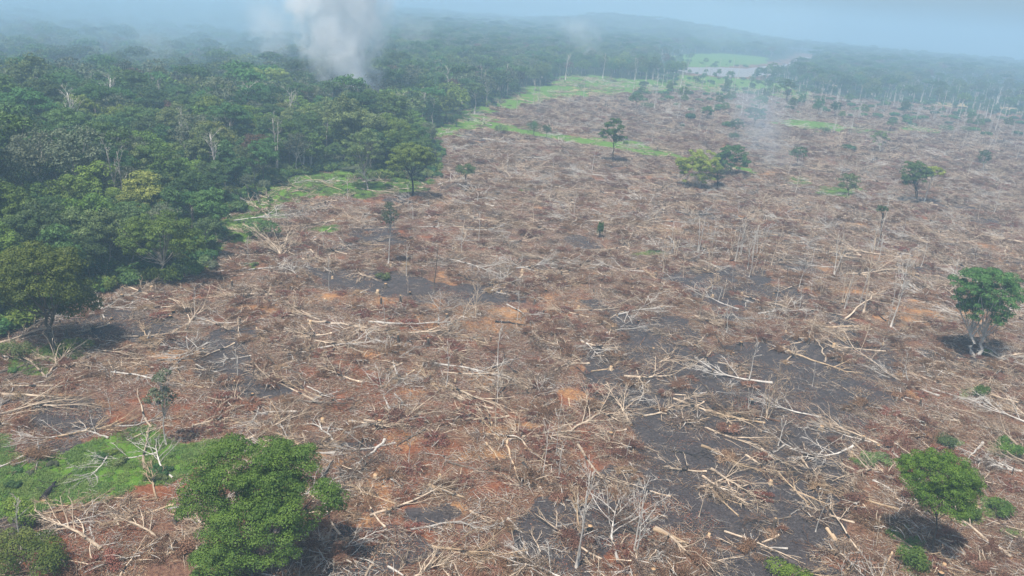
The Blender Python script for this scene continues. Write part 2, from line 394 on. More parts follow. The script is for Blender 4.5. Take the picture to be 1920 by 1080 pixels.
def fallen_parts(rng, L, r, mat='w_pale', tmat='w_twig', nb=6, crown=0.5, bl=0.45, twigs=(5, 5), bend=0.04, axis=None, flat=0.55, up=0.0, spread=(0.35, 0.9), rmin=0.028, depth=2):
    """a felled tree along +X: its trunk, then each main branch a part of its own"""
    parts = []
    t = MB()
    if axis is None:
        k = 8; pts = [np.array([0, 0, r * 0.8])]; d = np.array([1.0, 0, 0.0]); L_ = L * crown + L * 0.35
        for i in range(k - 1):
            d = unit(d + np.array([0, rng.normal(0, bend * 2.2), rng.normal(0, bend * 0.6)])); pts.append(pts[-1] + d * L_ / (k - 1)); pts[-1][2] = max(pts[-1][2], r * 0.7)
        pts = np.array(pts)
    else: pts = np.asarray(axis, float)
    k = len(pts); rad = r * (1 - 0.72 * np.linspace(0, 1, k) ** 1.1); rad[0] *= 1.12
    t.tube(pts, rad, 8 if r > 0.3 else 6, MI[mat], 0.5 + rng.uniform(-.3, .3))
    # cut face: a short lighter disc at the butt
    b0 = pts[0] - unit(pts[1] - pts[0]) * 0.03
    cf = MB(); cf.tube([b0, pts[0]], [rad[0] * 0.9, rad[0] * 0.9], 8, MI['w_cut'])
    parts.append(('trunk', t, None)); parts.append(('cut_face', cf, None))
    for i in range(nb):
        tt = crown * 0.85 + (1.0 - crown * 0.85) * (i + rng.uniform(0, .8)) / nb if nb > 1 else 0.7
        p, d = at_t(pts, min(tt, 0.98)); rr0 = np.interp(tt, np.linspace(0, 1, k), rad) * rng.uniform(0.5, 0.8)
        side = 1 if i % 2 else -1; an = rng.uniform(*spread) * side
        dx = np.array([d[0] * math.cos(an) - d[1] * math.sin(an), d[0] * math.sin(an) + d[1] * math.cos(an), rng.uniform(-0.05, 0.45) + up]); dx = unit(dx)
        l = L * bl * rng.uniform(0.6, 1.15)
        m = MB(); q, rr = limb(rng, p, dx, l, rr0, 0.035, 6, 0.15, -0.03, 0.06)
        m.tube(q, rr, 4, MI[mat], rng.uniform(.3, 1))
        ramify(m, rng, q, rr, depth, l * 0.42, MI[mat], MI[tmat], twigs, 0.16, -0.03, 0.05, flat, (0.3, 0.85), 0.2, rmin)
        parts.append(('branch', m, None))
    return parts
def leaves(mb, rng, c, R, n, size, mat, up=0.25, shell=(0.72, 1.05), flatn=0.38, tint=None, low=-0.35):
    d = rng.normal(0, 1, (n, 3)); d /= np.linalg.norm(d, axis=1, keepdims=True); d[:, 2] = np.where(d[:, 2] < low, -d[:, 2], d[:, 2])
    p = np.asarray(c) + d * np.asarray(R) * rng.uniform(shell[0], shell[1], (n, 1))
    nr = d + rng.normal(0, flatn, (n, 3)) + np.array([0, 0, up]); nr /= np.linalg.norm(nr, axis=1, keepdims=True)
    return leafquads(mb, rng, p, nr, size, mat, tint)
def leafquads(mb, rng, p, nr, size, mat, tint=None, asp=0.6):
    n = len(p)
    a = np.cross(nr, rng.normal(0, 1, (n, 3))); a /= np.linalg.norm(a, axis=1, keepdims=True) + 1e-9
    b = np.cross(nr, a); s = size * rng.uniform(0.6, 1.3, (n, 1))
    q = np.stack([p - a * s * 0.5, p + b * s * 0.5 * asp - nr * s * 0.1, p + a * s * 0.5, p - b * s * 0.5 * asp - nr * s * 0.1], 1)
    mb.quads(q, mat, rng.rand(n) if tint is None else np.clip(tint + rng.normal(0, 0.22, n), 0, 1))

def tree_parts(rng, h, crowns, ncl, nleaf, lsize, lmat, wmat='w_bark', tr=0.35, clump=1.5, lean=(0, 0), style='dome', nlimb=14, base_split=1, gaps=0.0, twigs=0, trunkbend=0.015, lowcut=-0.62, fork=None):
    """crowns: list of (centre, radii). local frame, base at origin"""
    trunk = MB(); crown = MB(); limbs = MB()
    tot = sum(c[1][0] * c[1][1] for c in crowns)
    clump = min(clump, .25 + .34 * float(np.mean([min(c[1][0], c[1][2] * 1.3) for c in crowns]))); ncl = int(ncl * 1.9)
    clumps = []
    for c, R in crowns:
        m = max(4, int(ncl * R[0] * R[1] / tot))
        c = np.array(c, float); R = np.array(R, float)
        for i in range(m):
            d = unit(rng.normal(0, 1, 3))
            if style == 'dome' and d[2] < lowcut: d[2] = -d[2]
            if style == 'umbrella': d[2] = abs(d[2]) * 0.9 + 0.05; d = unit(d)
            rr = rng.uniform(0.30, 1.0) ** 0.5
            clumps.append(c + d * np.maximum(R - clump * 0.5, R * .55) * rr)
    clumps = np.array(clumps)
    if gaps > 0:
        keep = vnoise(clumps[:, 0] / 3.0 + 9 + h, clumps[:, 1] / 3.0 + 3, 5) > gaps; clumps = clumps[keep] if keep.sum() > 6 else clumps
    per = max(8, int(nleaf / len(clumps)))
    for cpt in clumps:
        cs = clump * rng.uniform(0.65, 1.25)
        leaves(crown, rng, cpt, (cs, cs, cs * 0.62), per, lsize, MI[lmat], tint=rng.uniform(0.25, 0.75))
    c0 = np.mean([np.array(c[0]) for c in crowns], 0); low = min(c[0][2] - c[1][2] * 0.7 for c in crowns)
    fk = fork if fork is not None else max(h * 0.25, low)
    stems = []
    for b in range(base_split):
        off = np.array([rng.uniform(-.6, .6), rng.uniform(-.6, .6), 0]) * (base_split > 1)
        top = np.array([c0[0] * 0.55 + off[0] * 3, c0[1] * 0.55 + off[1] * 3, fk])
        k = 6; tt = np.linspace(0, 1, k)[:, None]
        pts = off * 0.5 + (top - off * 0.5) * tt + np.concatenate([rng.normal(0, trunkbend * h, (k, 2)) * (tt * (1 - tt) * 4), np.zeros((k, 1))], 1)
        rad = tr / math.sqrt(base_split) * (1 - 0.45 * tt[:, 0]); rad[0] *= 1.5; pts[0, 2] = -0.4
        trunk.tube(pts, rad, 8, MI[wmat], 0.5); stems.append((pts, rad))
    idx = rng.choice(len(clumps), min(nlimb, len(clumps)), replace=False)
    for j, ci in enumerate(idx):
        pts, rad = stems[j % len(stems)]; p, d = at_t(pts, rng.uniform(0.72, 0.99)); e = clumps[ci]
        mid = (p + e) / 2 + np.array([0, 0, -0.12 * np.linalg.norm(e - p)]) * rng.uniform(-0.3, 1) + rng.normal(0, .25, 3)
        q = np.array([p, p + (mid - p) * 0.5 + rng.normal(0, .12, 3), mid, mid + (e - mid) * 0.55 + rng.normal(0, .15, 3), e])
        rr = np.linspace(rad[-1] * 0.62, 0.05, 5); limbs.tube(q, rr, 5, MI[wmat], 0.6)
        if twigs: ramify(limbs, rng, q, rr, 1, np.linalg.norm(e - p) * 0.4, MI[wmat], MI[wmat], (twigs,), 0.15, 0.0, None, 1.0, (0.3, 0.8), 0.35, 0.03)
    return [('trunk', trunk, None), ('limbs', limbs, None), ('crown', crown, None)]
def dead_parts(rng, h, r, wmat='w_grey', tmat='w_twig', nb=6, fork=0.45, bl=0.3, tw=(4, 4), splits=1, lean=(0, 0), crown_leaf=None, nl=0, up=0.05):
    """a bare standing trunk"""
    parts = []; t = MB(); tips = []
    for b in range(splits):
        off = np.array([rng.uniform(-.3, .3) * b, rng.uniform(-.3, .3) * b, 0])
        d0 = unit(np.array([lean[0] + (b - (splits - 1) / 2) * 0.22, lean[1], 1.0]))
        p, rr = limb(rng, off + np.array([0, 0, -0.3]), d0, h * (1 if b == 0 else rng.uniform(.8, 1)), r, r * 0.25, 8, 0.045, 0.02)
        rr[0] *= 1.4; t.tube(p, rr, 6, MI[wmat], 0.6); tips.append((p, rr))
    parts.append(('trunk', t, None))
    for i in range(nb):
        p, rr = tips[i % splits]; tt = fork + (0.97 - fork) * (i + rng.uniform(0, .9)) / nb
        q0, d = at_t(p, min(tt, .98)); dd = turn(rng, d, rng.uniform(0.35, 0.9)); dd = unit(dd + np.array([0, 0, 0.25]))
        l = h * bl * rng.uniform(0.6, 1.2) * (1.2 - 0.5 * tt); m = MB()
        q, r2 = limb(rng, q0, dd, l, np.interp(tt, np.linspace(0, 1, len(rr)), rr) * 0.6, 0.03, 5, 0.14, up)
        m.tube(q, r2, 4, MI[wmat], 0.7); ramify(m, rng, q, r2, 2, l * 0.45, MI[wmat], MI[tmat], tw, 0.15, 0.02, None, 1.0, (0.3, 0.8), 0.25, 0.028)
        if crown_leaf: leaves(m, rng, q[-1], (1.0, 1.0, .7), nl, 0.32, MI[crown_leaf])
        parts.append(('branch', m, None))
    return parts
def heap_parts(rng, R, h, leaf, nl, mat='w_twig', nst=9, ntw=46):
    """a heap of felled tops with dead leaves"""
    parts = []
    tw = MB(); lv = MB()
    for i in range(ntw):
        a = rng.uniform(0, 2 * PI); rr = R * math.sqrt(rng.uniform(0, .8)); z = h * (1 - (rr / R) ** 2) * rng.uniform(0.1, 0.7)
        p = np.array([rr * math.cos(a), rr * math.sin(a), z]); dd = unit(np.array([math.cos(a) + rng.normal(0, .7), math.sin(a) + rng.normal(0, .7), rng.uniform(-.1, 0.9)]))
        q, r2 = limb(rng, p, dd, R * rng.uniform(.25, .6), 0.05, 0.02, 4, 0.2, -0.05, 0.04)
        tw.tube(q, r2, 3, MI[mat if i % 3 else 'w_brown'])
        ramify(tw, rng, q, r2, 1, R * 0.22, MI[mat], MI['w_brown' if i % 2 else 'w_twig'], (4,), 0.2, -0.02, 0.04, 1, (0.3, 0.9), 0.2, 0.024)
    for i in range(nst):
        a = rng.uniform(0, 2 * PI); rr = R * rng.uniform(0, .6); p = np.array([rr * math.cos(a), rr * math.sin(a), h * rng.uniform(.1, .6)])
        b = a + rng.normal(0, .9); q, r2 = limb(rng, p, (math.cos(b), math.sin(b), rng.uniform(0, .35)), R * rng.uniform(.6, 1.2), 0.12, 0.04, 6, 0.12, -0.04, 0.06)
        m = MB(); m.tube(q, r2, 4, MI['w_pale' if i % 2 else 'w_grey']); ramify(m, rng, q, r2, 1, R * 0.35, MI['w_pale'], MI['w_twig'], (4,), 0.15, 0, 0.05, .7, (0.3, 0.8), 0.3, 0.03)
        parts.append(('branch', m, None))
    parts.append(('twigs', tw, 'stuff'))
    if nl:
        k = 9
        for i in range(k):
            a = rng.uniform(0, 2 * PI); rr = R * math.sqrt(rng.uniform(0, .6)); cs = R * rng.uniform(.22, .42)
            leaves(lv, rng, (rr * math.cos(a), rr * math.sin(a), h * (1 - (rr / R) ** 2) * .5 + .1), (cs, cs, h * .38), nl // k, 0.26, MI[leaf], shell=(0.3, 1.1), flatn=0.9, tint=rng.uniform(.2, .8))
        parts.append(('dead_leaves', lv, 'stuff'))
    return parts
def merged(parts):
    m = MB()
    for _, mb, _k in parts:
        if isinstance(mb, MB): m.join(mb)
    return m
def merged_mesh(name, parts):
    mb = merged(parts)
    used = sorted({k[2] for k in mb.t} | {q[1] for q in mb.q}); rm = {u: i for i, u in enumerate(used)}
    m2 = MB(); m2.t = {(k[0], k[1], rm[k[2]]): v for k, v in mb.t.items()}; m2.q = [(q[0], rm[q[1]], q[2]) for q in mb.q]
    return m2.mesh(name, [ALL_MATS[u] for u in used])

# scatter as one object of kind stuff
def scatter(name, pts, rz, scl, idx, meshes, label=None, tilt=None):
    col = bpy.data.collections.new(name + '_kinds')
    for i, me in enumerate(meshes):
        o = bpy.data.objects.new('%s_kind' % name, me); o.name = '%s_kind_%02d' % (name, i); col.objects.link(o)
    me = bpy.data.meshes.new(name); n = len(pts)
    me.vertices.add(n); me.vertices.foreach_set('co', np.asarray(pts, np.float32).ravel())
    a = me.attributes.new('rot', 'FLOAT_VECTOR', 'POINT'); rv = np.zeros((n, 3), np.float32); rv[:, 2] = rz
    if tilt is not None: rv[:, :2] = tilt
    a.data.foreach_set('vector', rv.ravel())
    a = me.attributes.new('scl', 'FLOAT_VECTOR', 'POINT'); s3 = np.asarray(scl, np.float32)
    if s3.ndim == 1: s3 = np.repeat(s3[:, None], 3, 1)
    a.data.foreach_set('vector', np.ascontiguousarray(s3).ravel())
    a = me.attributes.new('idx', 'INT', 'POINT'); a.data.foreach_set('value', np.asarray(idx, np.int32))
    o = bpy.data.objects.new(name, me); C.objects.link(o)
    ng = bpy.data.node_groups.new(name, 'GeometryNodeTree')
    ng.interface.new_socket('Geometry', in_out='INPUT', socket_type='NodeSocketGeometry')
    ng.interface.new_socket('Geometry', in_out='OUTPUT', socket_type='NodeSocketGeometry')
    N = ng.nodes; L = ng.links
    gi = N.new('NodeGroupInput'); go = N.new('NodeGroupOutput'); ip = N.new('GeometryNodeInstanceOnPoints')
    ci = N.new('GeometryNodeCollectionInfo'); ci.inputs['Collection'].default_value = col
    ci.inputs['Separate Children'].default_value = True; ci.inputs['Reset Children'].default_value = True
    def na(nm, ty):
        q = N.new('GeometryNodeInputNamedAttribute'); q.data_type = ty; q.inputs['Name'].default_value = nm; return next(s for s in q.outputs if s.enabled and s.name == 'Attribute')
    L.new(gi.outputs[0], ip.inputs['Points']); L.new(ci.outputs[0], ip.inputs['Instance'])
    ip.inputs['Pick Instance'].default_value = True
    L.new(na('idx', 'INT'), ip.inputs['Instance Index']); L.new(na('rot', 'FLOAT_VECTOR'), ip.inputs['Rotation']); L.new(na('scl', 'FLOAT_VECTOR'), ip.inputs['Scale'])
    L.new(ip.outputs[0], go.inputs[0])
    md = o.modifiers.new('scatter', 'NODES'); md.node_group = ng
    o['kind'] = 'stuff'
    if label: o['label'] = label
    return o

# ------------------------------------------------------------------ ground
def polar(rows, cols):
    R, A = np.meshgrid(rows, cols, indexing='ij'); return R * np.sin(A), R * np.cos(A)
def grid_mesh(name, X, Y, Z, wrap):
    nr, nc = X.shape
    me = bpy.data.meshes.new(name); V = np.stack([X, Y, Z], -1).reshape(-1, 3)
    i = np.arange(nr - 1)[:, None]; j = np.arange(nc if wrap else nc - 1)[None, :]; j2 = (j + 1) % nc
    f = np.stack([i * nc + j, (i + 1) * nc + j, (i + 1) * nc + j2, i * nc + j2], -1).reshape(-1, 4)
    f = f[:, ::-1] if True else f
    me.vertices.add(len(V)); me.vertices.foreach_set('co', V.astype(np.float32).ravel())
    me.loops.add(f.size); me.loops.foreach_set('vertex_index', np.ascontiguousarray(f).astype(np.int32).ravel())
    me.polygons.add(len(f)); me.polygons.foreach_set('loop_start', np.arange(0, f.size, 4, dtype=np.int32)); me.polygons.foreach_set('loop_total', np.full(len(f), 4, np.int32))
    me.polygons.foreach_set('use_smooth', np.ones(len(f), bool))
    me.update(calc_edges=True); return me
rows = np.concatenate([[0.5, 20, 40], np.geomspace(55, 1200, 430), np.geomspace(1230, 14000, 90)])
fine = np.linspace(-math.radians(46), math.radians(46), 420)
coarse = np.linspace(math.radians(46), math.radians(314), 50)[1:-1]
cols = np.concatenate([fine, coarse])
X, Y = polar(rows, cols); Z = gz(X, Y)
mk = masks(X, Y)
Z = np.where(mk['river'] > 0.3, np.minimum(Z, -1.2), Z)
gm = grid_mesh('ground', X, Y, Z, True)
for nm in ('clear', 'grass', 'char', 'soil', 'rust', 'pale'):
    a = gm.attributes.new(nm, 'FLOAT', 'POINT'); a.data.foreach_set('value', mk[nm].astype(np.float32).ravel())
m, n, l, out = newmat('forest_floor_and_slash_ground')
bs = n.new('ShaderNodeBsdfPrincipled'); bs.inputs['Roughness'].default_value = 0.95; bs.inputs['Specular IOR Level'].default_value = 0.1
geo = n.new('ShaderNodeNewGeometry'); pos = geo.outputs['Position']
def attr(nm): q = n.new('ShaderNodeAttribute'); q.attribute_name = nm; return q.outputs['Fac']
n_big = noise_node(n, l, pos, 0.05, 5); n_mid = noise_node(n, l, pos, 0.35, 5, 0.6); n_fine = noise_node(n, l, pos, 2.2, 5, 0.7); n_str = noise_node(n, l, pos, 0.9, 6, 0.7, 1.5)
base = mix(n, l, ramp(n, l, n_mid, 0.35, 0.65), (0.150, 0.084, 0.058), (0.235, 0.142, 0.098))
base = mix(n, l, ramp(n, l, n_big, 0.40, 0.62), base, (0.180, 0.108, 0.085))
base = mix(n, l, ramp(n, l, n_fine, 0.45, 0.75), base, (0.30, 0.205, 0.145))
base = mix(n, l, ramp(n, l, n_fine, 0.50, 0.28), base, (0.075, 0.05, 0.042))
def edge(a, lo=0.35, hi=0.65, amt=0.5):
    v = mth(n, l, 'ADD', a, mth(n, l, 'MULTIPLY', mth(n, l, 'SUBTRACT', n_str, 0.5), amt)); return ramp(n, l, v, lo, hi)
rust = mix(n, l, ramp(n, l, n_fine, 0.35, 0.65), (0.20, 0.082, 0.052), (0.30, 0.145, 0.095))
base = mix(n, l, mth(n, l, 'MULTIPLY', edge(attr('rust')), 0.75), base, rust)
soil = mix(n, l, ramp(n, l, n_fine, 0.35, 0.65), (0.34, 0.19, 0.105), (0.50, 0.32, 0.19))
base = mix(n, l, mth(n, l, 'MULTIPLY', edge(attr('soil'), 0.45, 0.68, 1.4), 0.85), base, soil)
chc = mix(n, l, ramp(n, l, n_fine, 0.35, 0.7), (0.040, 0.038, 0.040), (0.090, 0.085, 0.086))
chc = mix(n, l, ramp(n, l, n_mid, 0.55, 0.75), chc, (0.13, 0.115, 0.11))
chc = mix(n, l, mth(n, l, 'MULTIPLY', ramp(n, l, n_str, 0.56, 0.72), .6), chc, (0.21, 0.195, 0.185))
base = mix(n, l, mth(n, l, 'MULTIPLY', edge(attr('char'), 0.30, 0.52, 1.1), 0.94), base, chc)
flo = mix(n, l, ramp(n, l, n_mid, 0.4, 0.6), (0.045, 0.05, 0.022), (0.03, 0.05, 0.018))
base = mix(n, l, attr('clear'), flo, base)
gr = mix(n, l, ramp(n, l, n_mid, 0.35, 0.65), (0.085, 0.165, 0.036), (0.135, 0.230, 0.060))
gr = mix(n, l, ramp(n, l, n_fine, 0.45, 0.7), gr, (0.185, 0.225, 0.085))
base = mix(n, l, edge(attr('grass'), 0.36, 0.66, 1.0), base, gr)
base = mix(n, l, edge(attr('pale'), 0.35, 0.7, 0.7), base, (0.42, 0.33, 0.21))
hsg = n.new('ShaderNodeHueSaturation'); hsg.inputs['Saturation'].default_value = 1.18; hsg.inputs['Value'].default_value = .96; l.new(base, hsg.inputs['Color']); l.new(hsg.outputs[0], bs.inputs['Base Color'])
bp = n.new('ShaderNodeBump'); bp.inputs['Strength'].default_value = 0.9; bp.inputs['Distance'].default_value = 0.5
l.new(mth(n, l, 'ADD', mth(n, l, 'MULTIPLY', n_fine, 0.5), n_str), bp.inputs['Height']); l.new(bp.outputs[0], bs.inputs['Normal'])
l.new(bs.outputs[0], out.inputs[0])
gm.materials.append(m)
g = bpy.data.objects.new('ground', gm); C.objects.link(g); tag(g, kind='structure')
print('ground', round(time.time() - T0, 1))

# river: a sheet of muddy water
def sheet(name, poly, z, mat):
    import bmesh
    bm = bmesh.new(); vs = [bm.verts.new((p[0], p[1], z)) for p in poly]; f = bm.faces.new(vs)
    if f.normal.z < 0: f.normal_flip()
    bmesh.ops.recalc_face_normals(bm, faces=bm.faces); bmesh.ops.triangulate(bm, faces=bm.faces)
    me = bpy.data.meshes.new(name); bm.to_mesh(me); bm.free(); me.materials.append(mat)
    o = bpy.data.objects.new(name, me); C.objects.link(o); tag(o, kind='structure'); return o
m, n, l, out = newmat('muddy_river_water')
bs = n.new('ShaderNodeBsdfPrincipled'); bs.inputs['Base Color'].default_value = (0.27, 0.22, 0.185, 1); bs.inputs['Roughness'].default_value = 0.3
geo = n.new('ShaderNodeNewGeometry'); bp = n.new('ShaderNodeBump'); bp.inputs['Strength'].default_value = 0.2; bp.inputs['Distance'].default_value = 0.3
l.new(noise_node(n, l, geo.outputs['Position'], 0.4, 3), bp.inputs['Height']); l.new(bp.outputs[0], bs.inputs['Normal']); l.new(bs.outputs[0], out.inputs[0])
pc = np.mean(np.array(river), 0)
rp = [p + unit(p - pc) * 3 for p in river]
riv = sheet('river', rp, -0.25, m)
riv['label'] = 'muddy river bending behind the far green bank'

# haze
m, n, l, out = newmat('smoky_haze')
pv = n.new('ShaderNodeVolumePrincipled'); pv.inputs['Density'].default_value = HAZE_DENSITY; pv.inputs['Color'].default_value = rgb(HAZE_COLOR); pv.inputs['Anisotropy'].default_value = 0.0
l.new(pv.outputs[0], out.inputs['Volume'])
me = bpy.data.meshes.new('haze'); a = 15000
me.from_pydata([(x, y, z) for z in (-25, 170) for x, y in ((-a, -a), (a, -a), (a, a), (-a, a))], [], [(3, 2, 1, 0), (4, 5, 6, 7), (0, 1, 5, 4), (1, 2, 6, 5), (2, 3, 7, 6), (3, 0, 4, 7)])
me.materials.append(m); hz = bpy.data.objects.new('haze', me); C.objects.link(hz); tag(hz, kind='stuff')

# ------------------------------------------------------------------ smoke
def smoke(base, h, r0_, r1_, dens, label, shear=(0, 0), col=(0.995, 0.997, 1.0), nscale=0.06, cut=0.42, flat=1.0, z0=0.0, rate=0.6, soft_top=0.35, bot_=.08, edge_=1.0):
    m, n, l, out = newmat('smoke'); pv = n.new('ShaderNodeVolumePrincipled'); pv.inputs['Color'].default_value = rgb(col); pv.inputs['Anisotropy'].default_value = -0.42
    tc = n.new('ShaderNodeTexCoord'); sp = n.new('ShaderNodeSeparateXYZ'); l.new(tc.outputs['Object'], sp.inputs[0])
    mp = n.new('ShaderNodeMapping'); mp.inputs['Scale'].default_value = (1, 1, .8); l.new(tc.outputs['Object'], mp.inputs[0])
    x, y, z = sp.outputs
    t = mth(n, l, 'DIVIDE', z, h)
    xx = mth(n, l, 'SUBTRACT', x, mth(n, l, 'MULTIPLY', t, shear[0])); yy = mth(n, l, 'SUBTRACT', y, mth(n, l, 'MULTIPLY', t, shear[1]))
    yy = mth(n, l, 'DIVIDE', yy, flat)
    rr = mth(n, l, 'SQRT', mth(n, l, 'ADD', mth(n, l, 'MULTIPLY', xx, xx), mth(n, l, 'MULTIPLY', yy, yy)))
    Rz = mth(n, l, 'ADD', mth(n, l, 'MULTIPLY', mth(n, l, 'POWER', mth(n, l, 'MAXIMUM', t, 0.0), 0.75), r1_ - r0_), r0_)
    q = mth(n, l, 'DIVIDE', rr, Rz)
    nz = noise_node(n, l, mp.outputs[0], nscale, 5, 0.62, 1.4)
    e = mth(n, l, 'ADD', mth(n, l, 'SUBTRACT', 1.0, q), mth(n, l, 'MULTIPLY', mth(n, l, 'SUBTRACT', nz, 0.5), 2.6))
    d = ramp(n, l, e, 0.0, edge_)
    wisp = ramp(n, l, nz, cut - 0.22, cut + 0.2)
    lim = ramp(n, l, q, 1.0, 0.82)
    top = ramp(n, l, t, 1.0, 1.0 - soft_top); bot = ramp(n, l, t, 0.0, bot_)
    d = mth(n, l, 'MULTIPLY', mth(n, l, 'MULTIPLY', d, wisp), mth(n, l, 'MULTIPLY', lim, mth(n, l, 'MULTIPLY', top, bot)))
    l.new(mth(n, l, 'MULTIPLY', d, dens), pv.inputs['Density']); l.new(pv.outputs[0], out.inputs['Volume'])
    m.cycles.volume_step_rate = rate
    k = 9; nseg = 16; V = []; Fc = []
    for i in range(k):
        tt = i / (k - 1); R = (r0_ + (r1_ - r0_) * tt ** 0.75) * 1.03
        for j in range(nseg):
            a = j * 2 * PI / nseg; V.append((R * math.cos(a) + shear[0] * tt, R * math.sin(a) * flat + shear[1] * tt, h * tt))
    for i in range(k - 1):
        for j in range(nseg): Fc.append((i * nseg + j, i * nseg + (j + 1) % nseg, (i + 1) * nseg + (j + 1) % nseg, (i + 1) * nseg + j))
    Fc.append(tuple(range(nseg))[::-1]); Fc.append(tuple((k - 1) * nseg + j for j in range(nseg)))
    me = bpy.data.meshes.new('smoke_plume'); me.from_pydata(V, [], Fc); me.materials.append(m)
    o = bpy.data.objects.new('smoke_plume', me); C.objects.link(o); o.location = (base[0], base[1], base[2] + z0); tag(o, label, kind='stuff'); return o
b = P(657, 218); smoke(b, 140, 18, 50, 0.10, 'thick white smoke column rising from the fire in the forest', (-16, 6), nscale=0.055, flat=1.1, bot_=.14, soft_top=.2)
smoke((b[0] - 42, b[1] + 10, b[2]), 120, 10, 46, 0.008, 'thin smoke drifting off the left side of the white smoke column', (-30, 10), nscale=0.04, z0=14, bot_=.3)
b = P(525, 168); smoke(b, 60, 7, 20, 0.04, 'thin wisp of smoke left of the white smoke column', (-10, 4), nscale=0.09)
b = P(480, 120); smoke(b, 60, 9, 24, 0.032, 'small wisp of smoke above the forest left of the column', (8, 4), nscale=0.08)
b = P(310, 170); smoke(b, 40, 8, 22, 0.014, 'faint smoke drifting between trees of the left forest', (-8, 4), nscale=0.07)
b = P(1118, 128); smoke(b, 66, 10, 46, 0.012, 'thin smoke rising from the far tree line beyond the meadow', (-38, 10), nscale=0.04)
b = P(800, 118); smoke(b, 55, 8, 40, 0.010, 'faint smoke right of the white smoke column', (-25, 10), nscale=0.04)
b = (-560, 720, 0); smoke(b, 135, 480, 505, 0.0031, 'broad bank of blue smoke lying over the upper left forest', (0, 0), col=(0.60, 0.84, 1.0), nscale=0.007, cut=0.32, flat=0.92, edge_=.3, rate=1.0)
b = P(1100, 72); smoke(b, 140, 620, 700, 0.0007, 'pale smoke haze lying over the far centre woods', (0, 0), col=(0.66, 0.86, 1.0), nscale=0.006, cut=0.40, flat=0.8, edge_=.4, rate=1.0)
b = P(1470, 320); smoke(b, 42, 14, 24, 0.009, 'window reflection as added thin blue haze over the middle of the far slash', (-22, 30), col=(0.75, 0.88, 1.0), nscale=0.05)  # added blue volume standing in for the pale reflection in the helicopter window
b = P(1420, 285); smoke(b, 42, 18, 26, 0.008, 'window reflection as added thin blue haze beside the far dark green tree', (-6, 20), col=(0.75, 0.88, 1.0), nscale=0.05)  # second added volume for the same window reflection patch

# ------------------------------------------------------------------ standing trees one can point to
LAND = {}                       # landmarks for the labels
def hero_tree(name, label, base, top, crowns_px, ncl, nleaf, ls, lmat, group='lone trees left standing in the clearing', seed=0, **kw):
    """crowns_px: (cx, cy, w, h, depth offset m) in photograph pixels, turned into metres at the tree's own distance"""
    rng = np.random.RandomState(seed); b = P(*base); h = height_at(b, top); s = ppm(b)
    crowns = []
    for cx, cy, wd, hh, dy in crowns_px:
        z = height_at(b, cy); bx, by, _ = proj(b[0], b[1], b[2] + z)
        rx = wd / 2 / s * 1.1; rz = max(1.0, hh / 2 / s * 1.1)
        crowns.append((((cx - bx) / s, dy, z - 0.2), (rx, rx * 0.85, rz)))
    r = thing_from(name, tree_parts(rng, h, crowns, ncl, nleaf, ls, lmat, **kw), b)
    tag(r, label, 'tree', group); return r, b
def T(*a, key=None, **k):
    r, b = hero_tree(*a, **k)
    if key: LAND[key] = b
    return r
T('leafy_tree', 'biggest spreading dark green tree, crown nearest to the camera beside the near grass patch', (470, 1082), 838,
  [(450, 895, 190, 95, 3), (495, 965, 190, 120, -2), (378, 960, 96, 140, 0), (598, 960, 76, 120, 2), (425, 1035, 110, 80, -3), (556, 890, 84, 66, 5), (490, 925, 150, 80, 2)], 300, 120000, 0.225, 'green', seed=1, wmat='w_bark', tr=0.55, clump=1.15, nlimb=34, base_split=3, gaps=0.25, twigs=2, fork=3.5, key='the big spreading tree')
T('leafy_tree', 'tall umbrella-crowned green tree with dark double trunk, standing before the forest edge', (100, 655), 455,
  [(75, 520, 185, 120, 0), (30, 560, 100, 90, 2), (125, 570, 90, 80, 3)], 150, 44000, 0.38, 'green', seed=2, tr=0.6, clump=1.7, nlimb=26, base_split=2, fork=8, key='the umbrella tree')
T('leafy_tree', 'green tree with open crown and thin leaning trunk, foremost of the forest edge', (303, 527), 398,
  [(300, 445, 150, 96, 0), (345, 455, 70, 70, 2), (262, 460, 70, 70, 1)], 90, 22000, 0.42, 'green', seed=3, wmat='w_palebark', tr=0.3, clump=1.5, nlimb=22, fork=5, twigs=3)
T('leafy_tree', 'flat-crowned green tree on a dark straight trunk at the meadow edge', (775, 373), 262,
  [(770, 292, 84, 44, 0), (790, 300, 50, 40, 2), (750, 308, 50, 30, -2)], 70, 16000, 0.5, 'green', seed=4, wmat='w_char', tr=0.42, clump=1.5, nlimb=18, base_split=1, key='the meadow edge tree')
T('leafy_tree', 'tall grey-green tree with pale trunk and thin crown, left of the flat-crowned meadow tree', (690, 357), 232,
  [(682, 275, 78, 70, 0), (670, 300, 60, 50, 3)], 60, 10000, 0.5, 'olive', seed=5, wmat='w_palebark', tr=0.3, clump=1.5, nlimb=24, twigs=3)
T('leafy_tree', 'lone dark tree on a tall thin trunk in the middle of the slash', (1148, 304), 221,
  [(1152, 240, 40, 36, 0), (1142, 254, 40, 28, 0), (1164, 262, 28, 20, 0)], 44, 8000, 0.55, 'deep', seed=6, wmat='w_char', tr=0.28, clump=1.3, nlimb=12, fork=11, key='the lone tall tree')
T('leafy_tree', 'yellow-green dome-crowned tree with many pale stems and dark underside', (1312, 354), 282,
  [(1311, 306, 84, 50, 0), (1308, 325, 72, 50, 1), (1295, 312, 50, 40, -1), (1328, 312, 50, 40, -1)], 80, 18000, 0.5, 'lime', seed=7, wmat='w_grey', tr=0.4, clump=1.5, nlimb=24, base_split=4, fork=3.5, key='the yellow-green tree')
